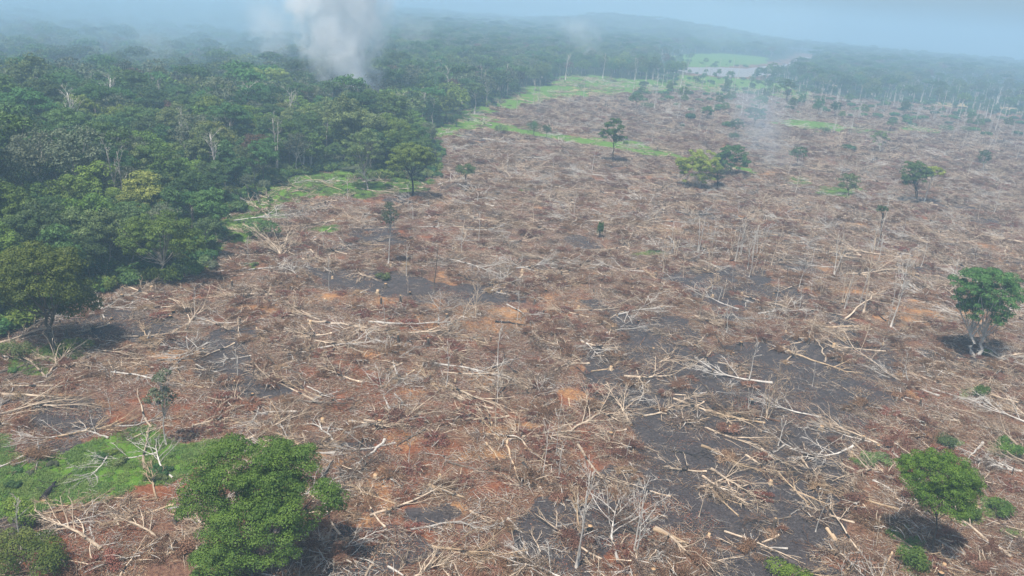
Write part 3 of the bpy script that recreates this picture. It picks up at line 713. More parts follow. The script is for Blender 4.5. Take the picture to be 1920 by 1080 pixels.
T('leafy_tree', 'bluish dark round tree just behind the yellow-green tree', (1372, 330), 268,
  [(1378, 298, 66, 56, 0), (1360, 308, 46, 44, 2)], 60, 11000, 0.6, 'deep', seed=8, tr=0.35, clump=1.5, nlimb=8)
T('leafy_tree', 'small dark scorched tree right beside the yellow-green tree', (1345, 352), 312,
  [(1346, 328, 26, 30, 0)], 20, 1500, 0.5, 'grey', seed=9, wmat='w_char', tr=0.25, clump=1.0, nlimb=12, twigs=3)
T('leafy_tree', 'tree with dark crown on the left and yellow-green crown on the right', (1722, 382), 304,
  [(1713, 326, 52, 46, 0), (1703, 342, 34, 30, 0), (1735, 330, 34, 34, 1)], 46, 9000, 0.55, 'deep', seed=10, wmat='w_char', tr=0.4, clump=1.4, nlimb=18, base_split=2, key='the two-toned tree')
T('leafy_tree', 'low yellow-green crown leaning right of the two-toned tree', (1732, 380), 306,
  [(1752, 322, 38, 20, 0)], 20, 3500, 0.55, 'lime', seed=11, wmat='w_grey', tr=0.25, clump=1.2, nlimb=10)
T('leafy_tree', 'dark green tree on a thick pale fluted trunk, its shadow black beside it', (1830, 669), 503,
  [(1858, 538, 130, 66, 0), (1818, 562, 70, 70, -1), (1885, 560, 80, 70, 3), (1845, 585, 90, 50, 0)], 130, 34000, 0.36, 'deep', seed=12, wmat='w_grey', tr=0.65, clump=1.2, nlimb=20, base_split=2, fork=5.5, twigs=3, gaps=0.15, key='the pale-trunked tree')
T('leafy_tree', 'bright green round tree on a bare leaning trunk among fallen pale branches', (1748, 1037), 846,
  [(1762, 897, 140, 96, 0), (1722, 890, 64, 60, 1), (1802, 910, 70, 66, 0), (1765, 930, 110, 50, -1)], 190, 60000, 0.20, 'bright', seed=13, wmat='w_bark', tr=0.17, clump=.9, nlimb=8, fork=7.0, gaps=0.1, key='the bright green tree')
T('leafy_tree', 'slim pale tree with sparse grey-green crown in the middle of the slash', (728, 496), 378,
  [(731, 402, 34, 50, 0)], 26, 1600, 0.4, 'grey', seed=14, wmat='w_grey', tr=0.16, clump=1.0, nlimb=16, twigs=4, key='the slim pale tree')
T('leafy_tree', 'thin sapling with loose leaf tufts rising from the near grass patch', (312, 834), 684,
  [(306, 702, 44, 36, 0), (300, 745, 60, 50, 0)], 16, 900, 0.42, 'grey', seed=15, wmat='w_grey', tr=0.12, clump=0.8, nlimb=14, twigs=3, key='the grass patch sapling')
T('leafy_tree', 'dark round tree in the far slash seen through blue smoke', (1415, 236), 196, [(1417, 215, 44, 32, 0)], 30, 5000, 0.7, 'deep', seed=16, tr=0.35, clump=1.6, nlimb=8)
T('leafy_tree', 'narrow dark tree left of the far smoky slash', (1326, 224), 194, [(1326, 208, 24, 22, 0)], 18, 2600, 0.7, 'deep', seed=17, tr=0.3, clump=1.3, nlimb=8)
T('leafy_tree', 'ragged half-bare tree in the far slash left of the two-toned tree', (1650, 287), 238, [(1648, 262, 34, 36, 0)], 20, 1600, 0.6, 'olive', seed=18, wmat='w_grey', tr=0.3, clump=1.3, nlimb=14, twigs=3)
T('leafy_tree', 'low green tree beside the small grass patch in the slash', (1591, 366), 322, [(1591, 342, 40, 34, 0)], 26, 3200, 0.55, 'olive', seed=19, tr=0.25, clump=1.3, nlimb=10)
T('leafy_tree', 'small thin green tree over a dark bush, right of the flat-crowned meadow tree', (873, 354), 304, [(873, 318, 36, 24, 0)], 22, 2200, 0.5, 'olive', seed=20, wmat='w_bark', tr=0.18, clump=1.2, nlimb=10)
T('leafy_tree', 'small round tree alone on the far green meadow strip', (856, 238), 212, [(857, 219, 20, 11, 0)], 14, 1800, 0.6, 'deep', seed=21, tr=0.3, clump=1.3, nlimb=6, key='the small meadow tree')
T('leafy_tree', 'broad dark tree near the end of the slash right of the two-toned tree', (1843, 322), 276, [(1845, 296, 26, 30, 0)], 18, 1500, 0.6, 'olive', seed=22, wmat='w_grey', tr=0.25, clump=1.2, nlimb=12, twigs=3)
T('leafy_tree', 'dark tree standing at the right rim of the far slash', (1476, 190), 146, [(1476, 160, 36, 22, 0)], 22, 2600, 0.9, 'deep', seed=23, tr=0.4, clump=2.0, nlimb=8)
T('leafy_tree', 'dark bushy tree on the river bank', (1372, 152), 132, [(1370, 141, 16, 16, 0)], 14, 1500, 1.0, 'deep', seed=24, tr=0.4, clump=2.0, nlimb=4, key='the river bank tree')
T('leafy_tree', 'round dark tree standing before the river bend', (1428, 146), 124, [(1428, 134, 26, 18, 0)], 16, 2000, 1.0, 'deep', seed=25, tr=0.4, clump=2.2, nlimb=4)
T('leafy_tree', 'tall tree breaking the canopy right of the white smoke column', (688, 232), 155, [(686, 178, 38, 40, 0), (684, 200, 26, 20, 0)], 40, 6000, 0.7, 'olive', seed=26, wmat='w_palebark', tr=0.45, clump=1.7, nlimb=14, group='trees that stand out of the left forest', key='the smoke column')
T('leafy_tree', 'dark dome-crowned tree at the foot of the white smoke column', (606, 262), 177, [(608, 200, 50, 40, 0), (600, 215, 40, 26, 3)], 44, 7000, 0.7, 'deep', seed=27, wmat='w_palebark', tr=0.45, clump=1.8, nlimb=12, group='trees that stand out of the left forest')
T('leafy_tree', 'pale yellow-green wide crown in front of the hazy far forest', (500, 205), 124, [(500, 143, 84, 34, 0), (480, 150, 40, 26, 0)], 50, 8000, 0.8, 'yellow', seed=28, wmat='w_palebark', tr=0.4, clump=2.0, nlimb=14, group='trees that stand out of the left forest')
T('leafy_tree', 'light yellow-green crown in the middle of the left forest', (452, 290), 196, [(452, 214, 84, 34, 0), (478, 228, 50, 26, 0)], 50, 9000, 0.7, 'bright', seed=29, wmat='w_bark', tr=0.4, clump=1.8, nlimb=10, group='trees that stand out of the left forest')
T('leafy_tree', 'tree with a smoke-veiled crown in the gap of the smoke column', (652, 225), 147, [(648, 165, 26, 26, 0), (645, 185, 30, 26, 0)], 30, 3500, 0.7, 'deep', seed=30, wmat='w_bark', tr=0.45, clump=1.5, nlimb=12, group='trees that stand out of the left forest')
T('leafy_tree', 'pale-trunked tree with flat grey crown at the far meadow edge', (890, 214), 152, [(890, 166, 40, 24, 0)], 26, 2800, 0.8, 'olive', seed=31, wmat='w_grey', tr=0.4, clump=1.7, nlimb=14, twigs=3, group='trees along the far meadow strip')
T('leafy_tree', 'small pale tree with leaning thin trunk, at the left meadow shadow', (382, 482), 412, [(388, 425, 54, 36, 0)], 26, 3800, 0.45, 'olive', seed=32, wmat='w_palebark', tr=0.2, clump=1.2, nlimb=16, twigs=3)
print('hero trees', round(time.time() - T0, 1))

T('leafy_tree', 'scorched thin trunk topped by one small dark leaf tuft, standing in the slash', (1648, 458), 384, [(1655, 393, 20, 16, 0)], 12, 900, 0.4, 'deep', seed=33, wmat='w_char', tr=0.26, clump=.8, nlimb=5, key='the tufted scorched trunk')

# ------------------------------------------------------------------ standing dead trees
def D(label, base, top, r, seed, key=None, name='dead_tree', group='bare dead trees still standing', **kw):
    rng = np.random.RandomState(seed); b = P(*base); h = height_at(b, top)
    o = thing_from(name, dead_parts(rng, h, r, **kw), b, rng.uniform(0, 6)); tag(o, label, 'dead tree', group)
    if key: LAND[key] = b
    return o
D('tall bare tree with pale trunk and forked twiggy crown, beside a leaning log', (1617, 592), 435, .26, 1, 'the tall bare tree', wmat='w_pale', nb=9, fork=.5, bl=.34, tw=(5, 5))
D('slender white leaning tree with a wide whitish crown of twigs', (1670, 613), 500, .22, 2, 'the slender white tree', wmat='w_grey', tmat='w_grey', nb=9, fork=.45, bl=.38, tw=(5, 5), lean=(.12, 0))
D('thin dead tree with dark foot standing in the middle of the far slash', (1515, 457), 372, .24, 3, wmat='w_pale', nb=7, fork=.5, tw=(4, 4))
for i, (bx, by, ty) in enumerate([(1403, 482, 424), (1410, 478, 420), (1418, 481, 425), (1424, 478, 422), (1428, 476, 428)]):
    D('%s of the five thin white stems standing close together' % ['leftmost', 'second from left', 'middle one', 'fourth from left', 'rightmost'][i], (bx, by), ty, .13, 40 + i, 'the five white stems' if i == 2 else None, wmat='w_grey', nb=3, fork=.8, bl=.12, tw=(2, 2), group='five thin white stems standing together')
D('forked bare tree with several pale stems left of the five white stems', (1308, 473), 408, .18, 5, wmat='w_grey', nb=8, fork=.45, bl=.3, tw=(4, 4), splits=2)
D('crooked pale tree with y-shaped top just left of the five white stems', (1378, 490), 428, .17, 6, wmat='w_grey', nb=7, fork=.5, bl=.35, tw=(3, 3), splits=2)
D('small bare whip of a tree right of the five white stems', (1446, 498), 432, .13, 7, wmat='w_pale', nb=6, fork=.5, tw=(3, 3))
D('double-stemmed bare tree with upswept white branches near the camera', (1082, 1062), 888, .16, 8, 'the double-stemmed tree', wmat='w_grey', tmat='w_grey', nb=9, fork=.45, bl=.3, tw=(4, 4), splits=2, up=.1)
D('short pale snag standing over a grey fan of twigs', (929, 800), 722, .13, 9, 'the short snag', wmat='w_pale', nb=4, fork=.55, bl=.2, tw=(2, 2))
D('very thin bent white pole rising from red slash', (1017, 893), 795, .08, 10, wmat='w_grey', nb=4, fork=.5, bl=.35, tw=(3, 2), splits=1, lean=(.05, 0))
D('thin white pole with a long forked top beside another white pole', (1040, 862), 770, .08, 11, wmat='w_grey', nb=5, fork=.5, bl=.4, tw=(3, 2), lean=(.06, 0))
D('dark scorched stem standing bare in the middle of the slash', (813, 548), 458, .2, 12, wmat='w_bark', nb=5, fork=.4, bl=.2, tw=(3, 2))
D('crooked white snag with arms spread low above ash ground', (1459, 836), 784, .11, 13, wmat='w_grey', nb=5, fork=.3, bl=.6, tw=(3, 2))
D('pale fork-topped snag beside the short dark sapling on orange soil', (932, 758), 690, .10, 14, wmat='w_grey', nb=6, fork=.35, bl=.4, tw=(3, 3))
D('bare white snag standing in the far slash', (1203, 214), 182, .35, 15, wmat='w_grey', nb=6, fork=.4, bl=.35, tw=(3, 3))
D('thin pale snag left of the lone tall tree', (1110, 320), 272, .18, 16, wmat='w_grey', nb=4, fork=.5, bl=.15, tw=(2, 2))
D('stubby pale pole in the slash right of the slim pale tree', (1000, 415), 385, .2, 17, wmat='w_pale', nb=3, fork=.5, bl=.2, tw=(2, 2))
D('bare twiggy tree right of the tall bare tree', (1785, 540), 490, .2, 18, wmat='w_grey', tmat='w_grey', nb=8, fork=.4, bl=.4, tw=(4, 4))
D('thin grey tree left of the tall bare tree with a loose crown', (1563, 520), 432, .16, 19, wmat='w_grey', nb=8, fork=.4, bl=.3, tw=(4, 4), splits=2)
D('low bare bush with upswept white limbs in the ash', (1438, 785), 708, .12, 20, wmat='w_pale', nb=9, fork=.15, bl=.7, tw=(5, 4), splits=3)
D('pair of white posts sticking out of dark ash', (1402, 768), 722, .10, 21, wmat='w_grey', nb=3, fork=.7, bl=.15, tw=(2, 1), splits=2)
D('bare upright tree with round twiggy crown in the bottom ash', (1188, 1040), 920, .14, 22, wmat='w_grey', tmat='w_grey', nb=9, fork=.2, bl=.5, tw=(5, 4), splits=2)
D('crooked bare tree standing among slash right of the flat orange clearing', (892, 595), 535, .12, 23, wmat='w_pale', nb=8, fork=.25, bl=.45, tw=(4, 3), splits=2)
D('dark thin sapling trunk with bare arms near the near grass', (475, 712), 640, .1, 24, wmat='w_bark', nb=4, fork=.4, bl=.3, tw=(2, 2))
D('bent pale stem propped like a tent pole above the ash', (445, 710), 652, .12, 25, wmat='w_grey', nb=3, fork=.5, bl=.4, tw=(2, 2), lean=(.1, 0))
D('tall white trunk standing at the left end of the forest', (38, 285), 180, .5, 26, 'the white forest trunks', wmat='w_grey', nb=7, fork=.6, bl=.25, tw=(4, 4), group='white dead trees in the left forest')
D('second tall white trunk at the left end of the forest', (72, 252), 165, .45, 27, wmat='w_grey', nb=7, fork=.6, bl=.25, tw=(4, 4), group='white dead trees in the left forest')
D('white dead tree with dense branched crown in the middle of the left forest', (268, 352), 262, .42, 28, wmat='w_grey', tmat='w_grey', nb=12, fork=.3, bl=.32, tw=(5, 4), group='white dead trees in the left forest', splits=2)
D('broad pale leafless crown above the green canopy of the left forest', (436, 300), 212, .4, 29, wmat='w_grey', tmat='w_grey', nb=12, fork=.55, bl=.36, tw=(5, 4), group='white dead trees in the left forest')
D('low white dead tree in front of the left forest', (246, 350), 300, .3, 30, wmat='w_grey', nb=8, fork=.3, bl=.45, tw=(4, 3), group='white dead trees in the left forest', splits=2)
D('twisted three-stemmed white tree at the forest edge by the meadow', (568, 322), 262, .28, 31, wmat='w_grey', nb=7, fork=.4, bl=.25, tw=(3, 3), splits=3, group='white dead trees in the left forest')
D('pair of crooked white stems beside the twisted ones at the forest edge', (583, 320), 268, .24, 32, wmat='w_grey', nb=6, fork=.4, bl=.25, tw=(3, 3), splits=2, group='white dead trees in the left forest')
D('pale bare tree at the far meadow edge behind the slash', (1000, 198), 150, .35, 33, wmat='w_grey', nb=6, fork=.55, bl=.2, tw=(3, 3))
D('pale bare tree with spread arms at the far forest edge beside the meadow', (1232, 163), 138, .45, 34, wmat='w_grey', nb=7, fork=.4, bl=.3, tw=(3, 3))
print('dead', round(time.time() - T0, 1))

# ------------------------------------------------------------------ fallen trees one can point to
def FT(label, axis_px, r, seed, nb=6, name='fallen_tree', cat='fallen tree', key=None, lift=None, group='felled trees lying in the slash', **kw):
    rng = np.random.RandomState(seed); pts = [P(*p) for p in axis_px]; b = pts[0].copy()
    loc = []
    for i, p in enumerate(pts):
        z = p[2] - b[2] + r * 0.7 + (lift[i] if lift else 0); loc.append((p[0] - b[0], p[1] - b[1], z))
    loc = np.array(loc); L = np.linalg.norm(np.diff(loc, axis=0), axis=1).sum()
    # resample to 9 points for a smooth, slightly crooked trunk
    tt = np.linspace(0, len(loc) - 1, 9); f = np.stack([np.interp(tt, np.arange(len(loc)), loc[:, i]) for i in range(3)], 1)
    f[1:-1] += rng.normal(0, .012 * L, (7, 3)) * np.array([1, 1, .3]); f[:, 2] = np.maximum(f[:, 2], r * .4 + np.interp(tt, np.arange(len(loc)), np.zeros(len(loc))))
    prt = fallen_parts(rng, L, r, nb=nb, axis=f, **kw)
    o = thing_from(name, prt, b); tag(o, label, cat, group)
    if key: LAND[key] = b
    return o
FT('long pale fallen tree with a forked crown reaching right across red slash', [(1003, 821), (1060, 812), (1105, 790), (1140, 768)], .30, 1, 9, key='the long forked trunk', bl=.55, crown=.35, mat='w_pale', tmat='w_pale', twigs=(5, 4))
FT('short thick log with a freshly cut orange end', [(804, 914), (871, 936)], .42, 2, 0, name='cut_log', cat='log', key='the thick cut log', mat='w_tan', group='cut logs lying in the slash')
FT('curved white trunk lying bare, its low end buried in grey twigs', [(721, 826), (705, 846), (678, 862), (661, 888)], .27, 3, 4, mat='w_grey', tmat='w_grey', bl=.35, crown=.8, key='the curved white trunk')
FT('arched white branchy trunk lying on dark ground in front of the thick cut log', [(765, 996), (820, 985), (868, 980), (905, 1000)], .2, 4, 8, mat='w_grey', tmat='w_grey', bl=.35, crown=.6, twigs=(5, 4))
FT('big forked pale tree fallen at the bottom edge, branching like antlers', [(1228, 992), (1262, 1010), (1290, 1040), (1340, 1075)], .3, 5, 9, mat='w_pale', tmat='w_pale', bl=.5, crown=.3, twigs=(4, 3))
FT('long tan fallen tree lying diagonally over ash, its butt up left', [(1315, 838), (1350, 850), (1380, 872), (1440, 888)], .3, 6, 7, mat='w_tan', bl=.4, crown=.5, key='the long tan trunk')
FT('fallen tree with orange butt and broom-like pale crown on ash', [(1333, 881), (1370, 905), (1420, 935)], .27, 7, 9, mat='w_pale', tmat='w_pale', bl=.5, crown=.4, twigs=(6, 5), spread=(.15, .6))
FT('second broom-crowned pale tree lying parallel below its neighbour', [(1317, 894), (1355, 920), (1400, 945)], .22, 8, 8, mat='w_pale', tmat='w_pale', bl=.5, crown=.4, twigs=(6, 4), spread=(.15, .6))
FT('short tan log on ash pointing down right, right of the broom-crowned pair', [(1516, 946), (1495, 925), (1466, 897)], .22, 9, 4, mat='w_tan', bl=.5, crown=.6)
FT('thick pale trunk on ash with upright side branches', [(1169, 708), (1215, 710), (1262, 704)], .36, 10, 7, mat='w_pale', tmat='w_pale', bl=.5, crown=.35, up=.9, twigs=(4, 3), key='the thick ash trunk')
FT('long straight yellowish log lying diagonally across black ash', [(1458, 651), (1500, 668), (1545, 684), (1590, 700)], .3, 11, 6, mat='w_tan', tmat='w_tan', bl=.22, crown=.85, key='the yellowish log')
FT('forked pale limb standing crosswise left of the yellowish log', [(1502, 642), (1475, 648), (1448, 656)], .16, 12, 3, mat='w_pale', bl=.2, crown=.5)
FT('pale log lying level behind the stacked pair of logs', [(1530, 603), (1500, 604), (1470, 612)], .27, 13, 3, mat='w_pale', bl=.3, crown=.8)
FT('upper of two pale logs stacked side by side on ash edge', [(1533, 616), (1590, 613), (1625, 614)], .3, 14, 5, mat='w_tan', bl=.25, crown=.9)
FT('lower of two pale logs stacked side by side on ash edge', [(1533, 621), (1590, 620), (1618, 620)], .28, 15, 4, mat='w_pale', bl=.25, crown=.9)
FT('pale trunk leaning up against the tall bare tree', [(1583, 600), (1612, 585), (1638, 578)], .26, 16, 6, mat='w_pale', tmat='w_grey', bl=.5, crown=.8, lift=(0, 2.2, 4.2))
FT('straight pale log above red slash, right half dark', [(577, 603), (640, 610), (715, 620)], .32, 17, 2, mat='w_pale', bl=.12, crown=.9)
FT('long pale trunk with dusty grey twig crown left of the orange clearing', [(690, 606), (760, 611), (845, 608)], .3, 18, 6, mat='w_grey', tmat='w_grey', bl=.22, crown=.85, twigs=(6, 6), key='the dusty-crowned trunk')
FT('pale fallen tree with bundled parallel limbs before the long dusty-crowned trunk', [(765, 626), (805, 622), (850, 628)], .24, 19, 7, mat='w_pale', bl=.5, crown=.3, spread=(.02, .25))
FT('charred log lying on the orange clearing', [(928, 605), (955, 606), (985, 612)], .3, 20, 2, mat='w_char', tmat='w_char', bl=.2, key='the orange clearing', crown=.8)
FT('long thin pale tree lying diagonally towards the ash', [(1078, 671), (1045, 650), (1005, 633)], .27, 21, 7, mat='w_pale', bl=.35, crown=.5)
FT('left one of two long tan logs running out of the bottom edge', [(1550, 993), (1575, 1030), (1592, 1070)], .26, 22, 3, mat='w_tan', bl=.3, crown=.7)
FT('right one of two long tan logs running out of the bottom edge', [(1560, 1005), (1590, 1045), (1622, 1085)], .27, 23, 6, mat='w_tan', tmat='w_pale', bl=.4, crown=.7)
FT('long pale fallen tree whose fan crown lies under the bright green tree', [(1896, 1047), (1840, 1005), (1800, 975), (1770, 950)], .24, 24, 9, mat='w_pale', tmat='w_pale', bl=.4, crown=.55, twigs=(6, 5), spread=(.2, .8))
FT('pale pole lying across the black shadow of the bright green tree', [(1810, 1043), (1750, 1010), (1700, 975)], .18, 25, 6, mat='w_grey', bl=.4, crown=.5)
FT('short pale fork-ended log near the right edge', [(1842, 832), (1828, 846), (1815, 862)], .3, 26, 3, mat='w_grey', tmat='w_grey', bl=.35, crown=.8)
FT('white trunk with grey brush-like fan crown in the middle slash', [(967, 504), (1000, 501), (1050, 497)], .3, 27, 10, mat='w_grey', tmat='w_grey', bl=.6, crown=.3, twigs=(7, 6), spread=(.1, .5), key='the fan-crowned trunk')
FT('pale forked tree with curling antler branches before the left forest shadow', [(347, 622), (357, 603), (366, 592)], .3, 28, 8, mat='w_pale', tmat='w_pale', bl=.9, crown=.5, twigs=(4, 2), up=.5, key='the antler tree')
FT('herringbone white branch with its bare stem pointing right', [(556, 773), (520, 773), (478, 776)], .17, 29, 10, mat='w_grey', tmat='w_grey', bl=.35, crown=.35, twigs=(4, 2), spread=(.5, .8))
FT('white forked tree fallen at the lower left with tangled arms', [(190, 1032), (160, 1010), (130, 990), (98, 985)], .27, 30, 9, mat='w_pale', tmat='w_pale', bl=.5, crown=.4, up=.4, key='the lower left fork')
FT('pale curved limb lying left of the big spreading tree trunk', [(330, 1028), (285, 1003), (262, 985), (240, 975)], .22, 31, 7, mat='w_pale', bl=.45, crown=.4, up=.3)
FT('straight tan log lying left below the big spreading tree', [(284, 1041), (330, 1038), (388, 1031)], .22, 32, 1, mat='w_tan', bl=.1, crown=.9, name='cut_log', cat='log', group='cut logs lying in the slash')
FT('dark charred log with pale tip right of the big spreading tree', [(599, 907), (610, 890), (625, 868)], .3, 33, 1, mat='w_char', bl=.15, crown=.8, name='cut_log', cat='log', group='cut logs lying in the slash')
FT('black burnt log standing out in the near green grass', [(80, 940), (92, 922), (105, 906)], .42, 34, 1, mat='w_char', tmat='w_char', bl=.2, name='cut_log', cat='log', key='the black grass log', group='cut logs lying in the slash')
FT('black charred crooked log with pale end before the antler tree', [(440, 573), (452, 570), (466, 561)], .5, 35, 3, mat='w_char', tmat='w_char', bl=.6, up=.5)
FT('heavy grey-brown log at the left edge above the near grass', [(-20, 742), (50, 742), (110, 748)], .36, 36, 2, mat='w_pale', bl=.2, crown=.9)
FT('dark log crossing the left edge diagonally', [(-15, 770), (25, 748), (60, 740)], .3, 37, 2, mat='w_bark', bl=.2)
FT('upper dark log at the left edge beneath the umbrella tree', [(-10, 702), (30, 692), (62, 682)], .3, 38, 2, mat='w_bark', bl=.2)
FT('white forked branches springing up below the umbrella tree', [(85, 708), (105, 688), (118, 672)], .25, 39, 8, mat='w_pale', tmat='w_pale', bl=.8, crown=.4, up=.8, twigs=(3, 2), key='the upright white fork')
FT('pale trunk arching left of the sapling in the near grass', [(245, 648), (225, 670), (232, 700)], .18, 40, 6, mat='w_pale', bl=.5, up=.3)
FT('long pale pole lying level in the red middle slash', [(682, 790), (740, 795), (797, 803)], .25, 41, 3, mat='w_pale', bl=.2, crown=.6)
FT('dark leaning pole joined to the long level pole', [(800, 805), (770, 820), (742, 838)], .2, 42, 4, mat='w_bark', bl=.3)
FT('pale branching trunk falling towards the camera, right of the herringbone branch', [(636, 842), (612, 812), (585, 792)], .22, 43, 7, mat='w_grey', bl=.4, crown=.5)
FT('white crossed limbs right above the near grass patch', [(204, 823), (175, 812), (158, 805)], .2, 44, 6, mat='w_grey', bl=.6, up=.2)
FT('long pale limb lying over the rear rim of the near grass', [(210, 800), (255, 799), (300, 783)], .2, 45, 5, mat='w_grey', tmat='w_grey', bl=.35)
FT('fan of tan twigs on a thin trunk above the big spreading tree', [(612, 842), (560, 835), (520, 812)], .16, 46, 10, mat='w_tan', tmat='w_twig', bl=.7, crown=.3, twigs=(6, 5), spread=(.1, .5))
FT('big fan of upswept pale branches at the meadow edge', [(528, 482), (524, 478), (520, 474)], .4, 47, 14, mat='w_pale', tmat='w_pale', bl=3.2, crown=.1, up=.9, twigs=(5, 4), spread=(.2, 1.4), key='the upswept fan bush')
FT('long tan tree lying level at the bottom, its broom crown pointing right', [(810, 1026), (860, 1034), (920, 1048)], .22, 48, 11, mat='w_tan', tmat='w_twig', bl=.7, crown=.3, twigs=(6, 6), spread=(.05, .35))
FT('white upright-armed bush-like tree at the bottom edge', [(775, 1085), (800, 1070), (825, 1060)], .2, 49, 12, mat='w_pale', tmat='w_pale', bl=.9, crown=.2, up=.9, twigs=(4, 3), spread=(.2, 1.2))
FT('thin white leaning stem at the bottom edge right of the spreading tree', [(685, 1085), (694, 1065), (704, 1044)], .18, 50, 2, mat='w_pale', bl=.2)
FT('thick tan log lying at lower middle next to a mossy grey heap', [(1225, 995), (1260, 1008), (1290, 1022)], .33, 51, 2, mat='w_tan', bl=.2, crown=.8)
FT('white twiggy spray standing before the bottom edge', [(1195, 1048), (1215, 1050), (1240, 1052)], .12, 52, 9, mat='w_grey', tmat='w_grey', bl=.7, crown=.2, up=.8, twigs=(5, 4))
FT('pale level pole near the bottom edge, ash behind', [(1185, 1075), (1150, 1074), (1095, 1074)], .16, 53, 2, mat='w_grey', bl=.2)
FT('short tan pole with pale cut top, left of a steeper tan pole', [(912, 832), (928, 850), (940, 870)], .2, 54, 1, mat='w_tan', bl=.15)
FT('steep tan pole with cut top leaning over white twigs', [(951, 828), (957, 860), (968, 893)], .2, 55, 2, mat='w_tan', bl=.15)
FT('short dark log pointing down right to white twigs', [(897, 858), (915, 872), (932, 884)], .18, 56, 3, mat='w_bark', bl=.3)
FT('pale forked fallen tree at the right slash edge below the dark green tree', [(1870, 674), (1895, 668), (1918, 660)], .25, 57, 7, mat='w_pale', bl=.6)
FT('long trunk lying right of the dark green tree at mid-height', [(1860, 585), (1890, 580), (1925, 576)], .3, 58, 7, mat='w_grey', bl=.5)
FT('grey tangle of limbs round a pale trunk left of the long pale fallen tree', [(925, 768), (900, 762), (850, 745)], .22, 59, 9, mat='w_pale', tmat='w_pale', bl=.5, twigs=(5, 4))
FT('steep pale trunk with twin top, lying before the thick upright-branched trunk', [(1184, 798), (1170, 775), (1155, 752)], .27, 60, 8, mat='w_pale', tmat='w_pale', bl=.7, up=.3, crown=.5)
FT('pale bent limb arching in brown slash above black ash', [(1205, 782), (1235, 776), (1262, 760)], .22, 61, 8, mat='w_pale', tmat='w_pale', bl=.6, up=.3)
FT('wavy pale trunk crossing ash below the stacked log pair', [(1660, 660), (1610, 655), (1570, 652), (1530, 640)], .22, 62, 6, mat='w_pale', bl=.3)
FT('long pale trunk slanting down right to the ash rim', [(1690, 716), (1655, 690), (1600, 655), (1565, 632)], .22, 63, 8, mat='w_pale', bl=.35)
FT('steep pale pole standing in the black ash centre', [(1546, 682), (1541, 655), (1530, 630)], .24, 64, 4, mat='w_pale', bl=.3)
FT('wide fallen crown with white limbs in brown heap on the right', [(1680, 900), (1640, 880), (1590, 890), (1560, 905)], .24, 65, 11, mat='w_pale', tmat='w_pale', bl=.45, up=.3, crown=.3)
FT('yellow-leaved fallen crown at right with pale limbs', [(1840, 802), (1800, 790), (1750, 785)], .2, 66, 10, mat='w_pale', tmat='w_pale', bl=.4, crown=.3, twigs=(5, 4))
FT('tangled whitish fallen crown right of the bright green tree', [(1915, 885), (1880, 880), (1850, 872)], .24, 67, 12, mat='w_grey', tmat='w_grey', bl=.6, crown=.15, twigs=(5, 5), up=.2)
FT('pale tree lying on the middle slash rim before the flat-crowned tree', [(820, 655), (850, 662), (880, 678)], .2, 68, 6, mat='w_pale', bl=.5)
FT('knot of pale limbs lying behind the far slash meadow strip', [(905, 262), (925, 264), (945, 268)], .5, 69, 8, mat='w_grey', tmat='w_grey', bl=.5)
FT('thin crooked white limb lying on ash left of a snag', [(1500, 850), (1475, 835), (1450, 818), (1425, 812)], .14, 70, 4, mat='w_grey', bl=.3)
FT('small curved white stem rising right of the crooked limb', [(1520, 865), (1540, 848), (1555, 830)], .14, 71, 4, mat='w_grey', bl=.4)
print('fallen heroes', round(time.time() - T0, 1))

# ------------------------------------------------------------------ labels that say which one
def rel_name(p, used):
    """nearest landmark and the side of it on which P lies, as seen from the camera"""
    best = None
    for k, b in LAND.items():
        d = math.hypot(p[0] - b[0], p[1] - b[1]) / (0.3 + math.hypot(p[0], p[1]) / 500)
        if best is None or d < best[0]: best = (d, k, b)
    _, k, b = best
    ax, ay, _ = proj(p[0], p[1], p[2]); bx, by, _ = proj(b[0], b[1], b[2]); dx = ax - bx; dy = (ay - by) * 1.6
    if abs(dx) > 2.2 * abs(dy): s = 'right of' if dx > 0 else 'left of'
    elif abs(dy) > 2.2 * abs(dx): s = 'in front of' if dy > 0 else 'behind'
    else: s = ('before and ' if dy > 0 else 'behind and ') + ('right of' if dx > 0 else 'left of')
    return s + ' ' + k, math.hypot(p[0] - b[0], p[1] - b[1])
ORD = ['nearest', 'second nearest', 'third nearest', 'fourth nearest', 'fifth nearest', 'sixth nearest', 'seventh nearest', 'eighth nearest', 'ninth nearest', 'tenth nearest']
def label_all(items):
    """items: (object, base phrase, position). Ties are told apart by their order of distance from the landmark."""
    g = {}
    for o, ph, p in items:
        r, d = rel_name(p, None); g.setdefault((ph, r), []).append((d, o))
    for (ph, r), L in g.items():
        L.sort(key=lambda t: t[0])
        for i, (d, o) in enumerate(L):
            if len(L) == 1: o['label'] = '%s %s' % (ph, r)
            elif i < len(ORD): o['label'] = '%s %s, %s' % (ph, r, ORD[i])
            else: o['label'] = '%s %s, %dth nearest' % (ph, r, i + 1)

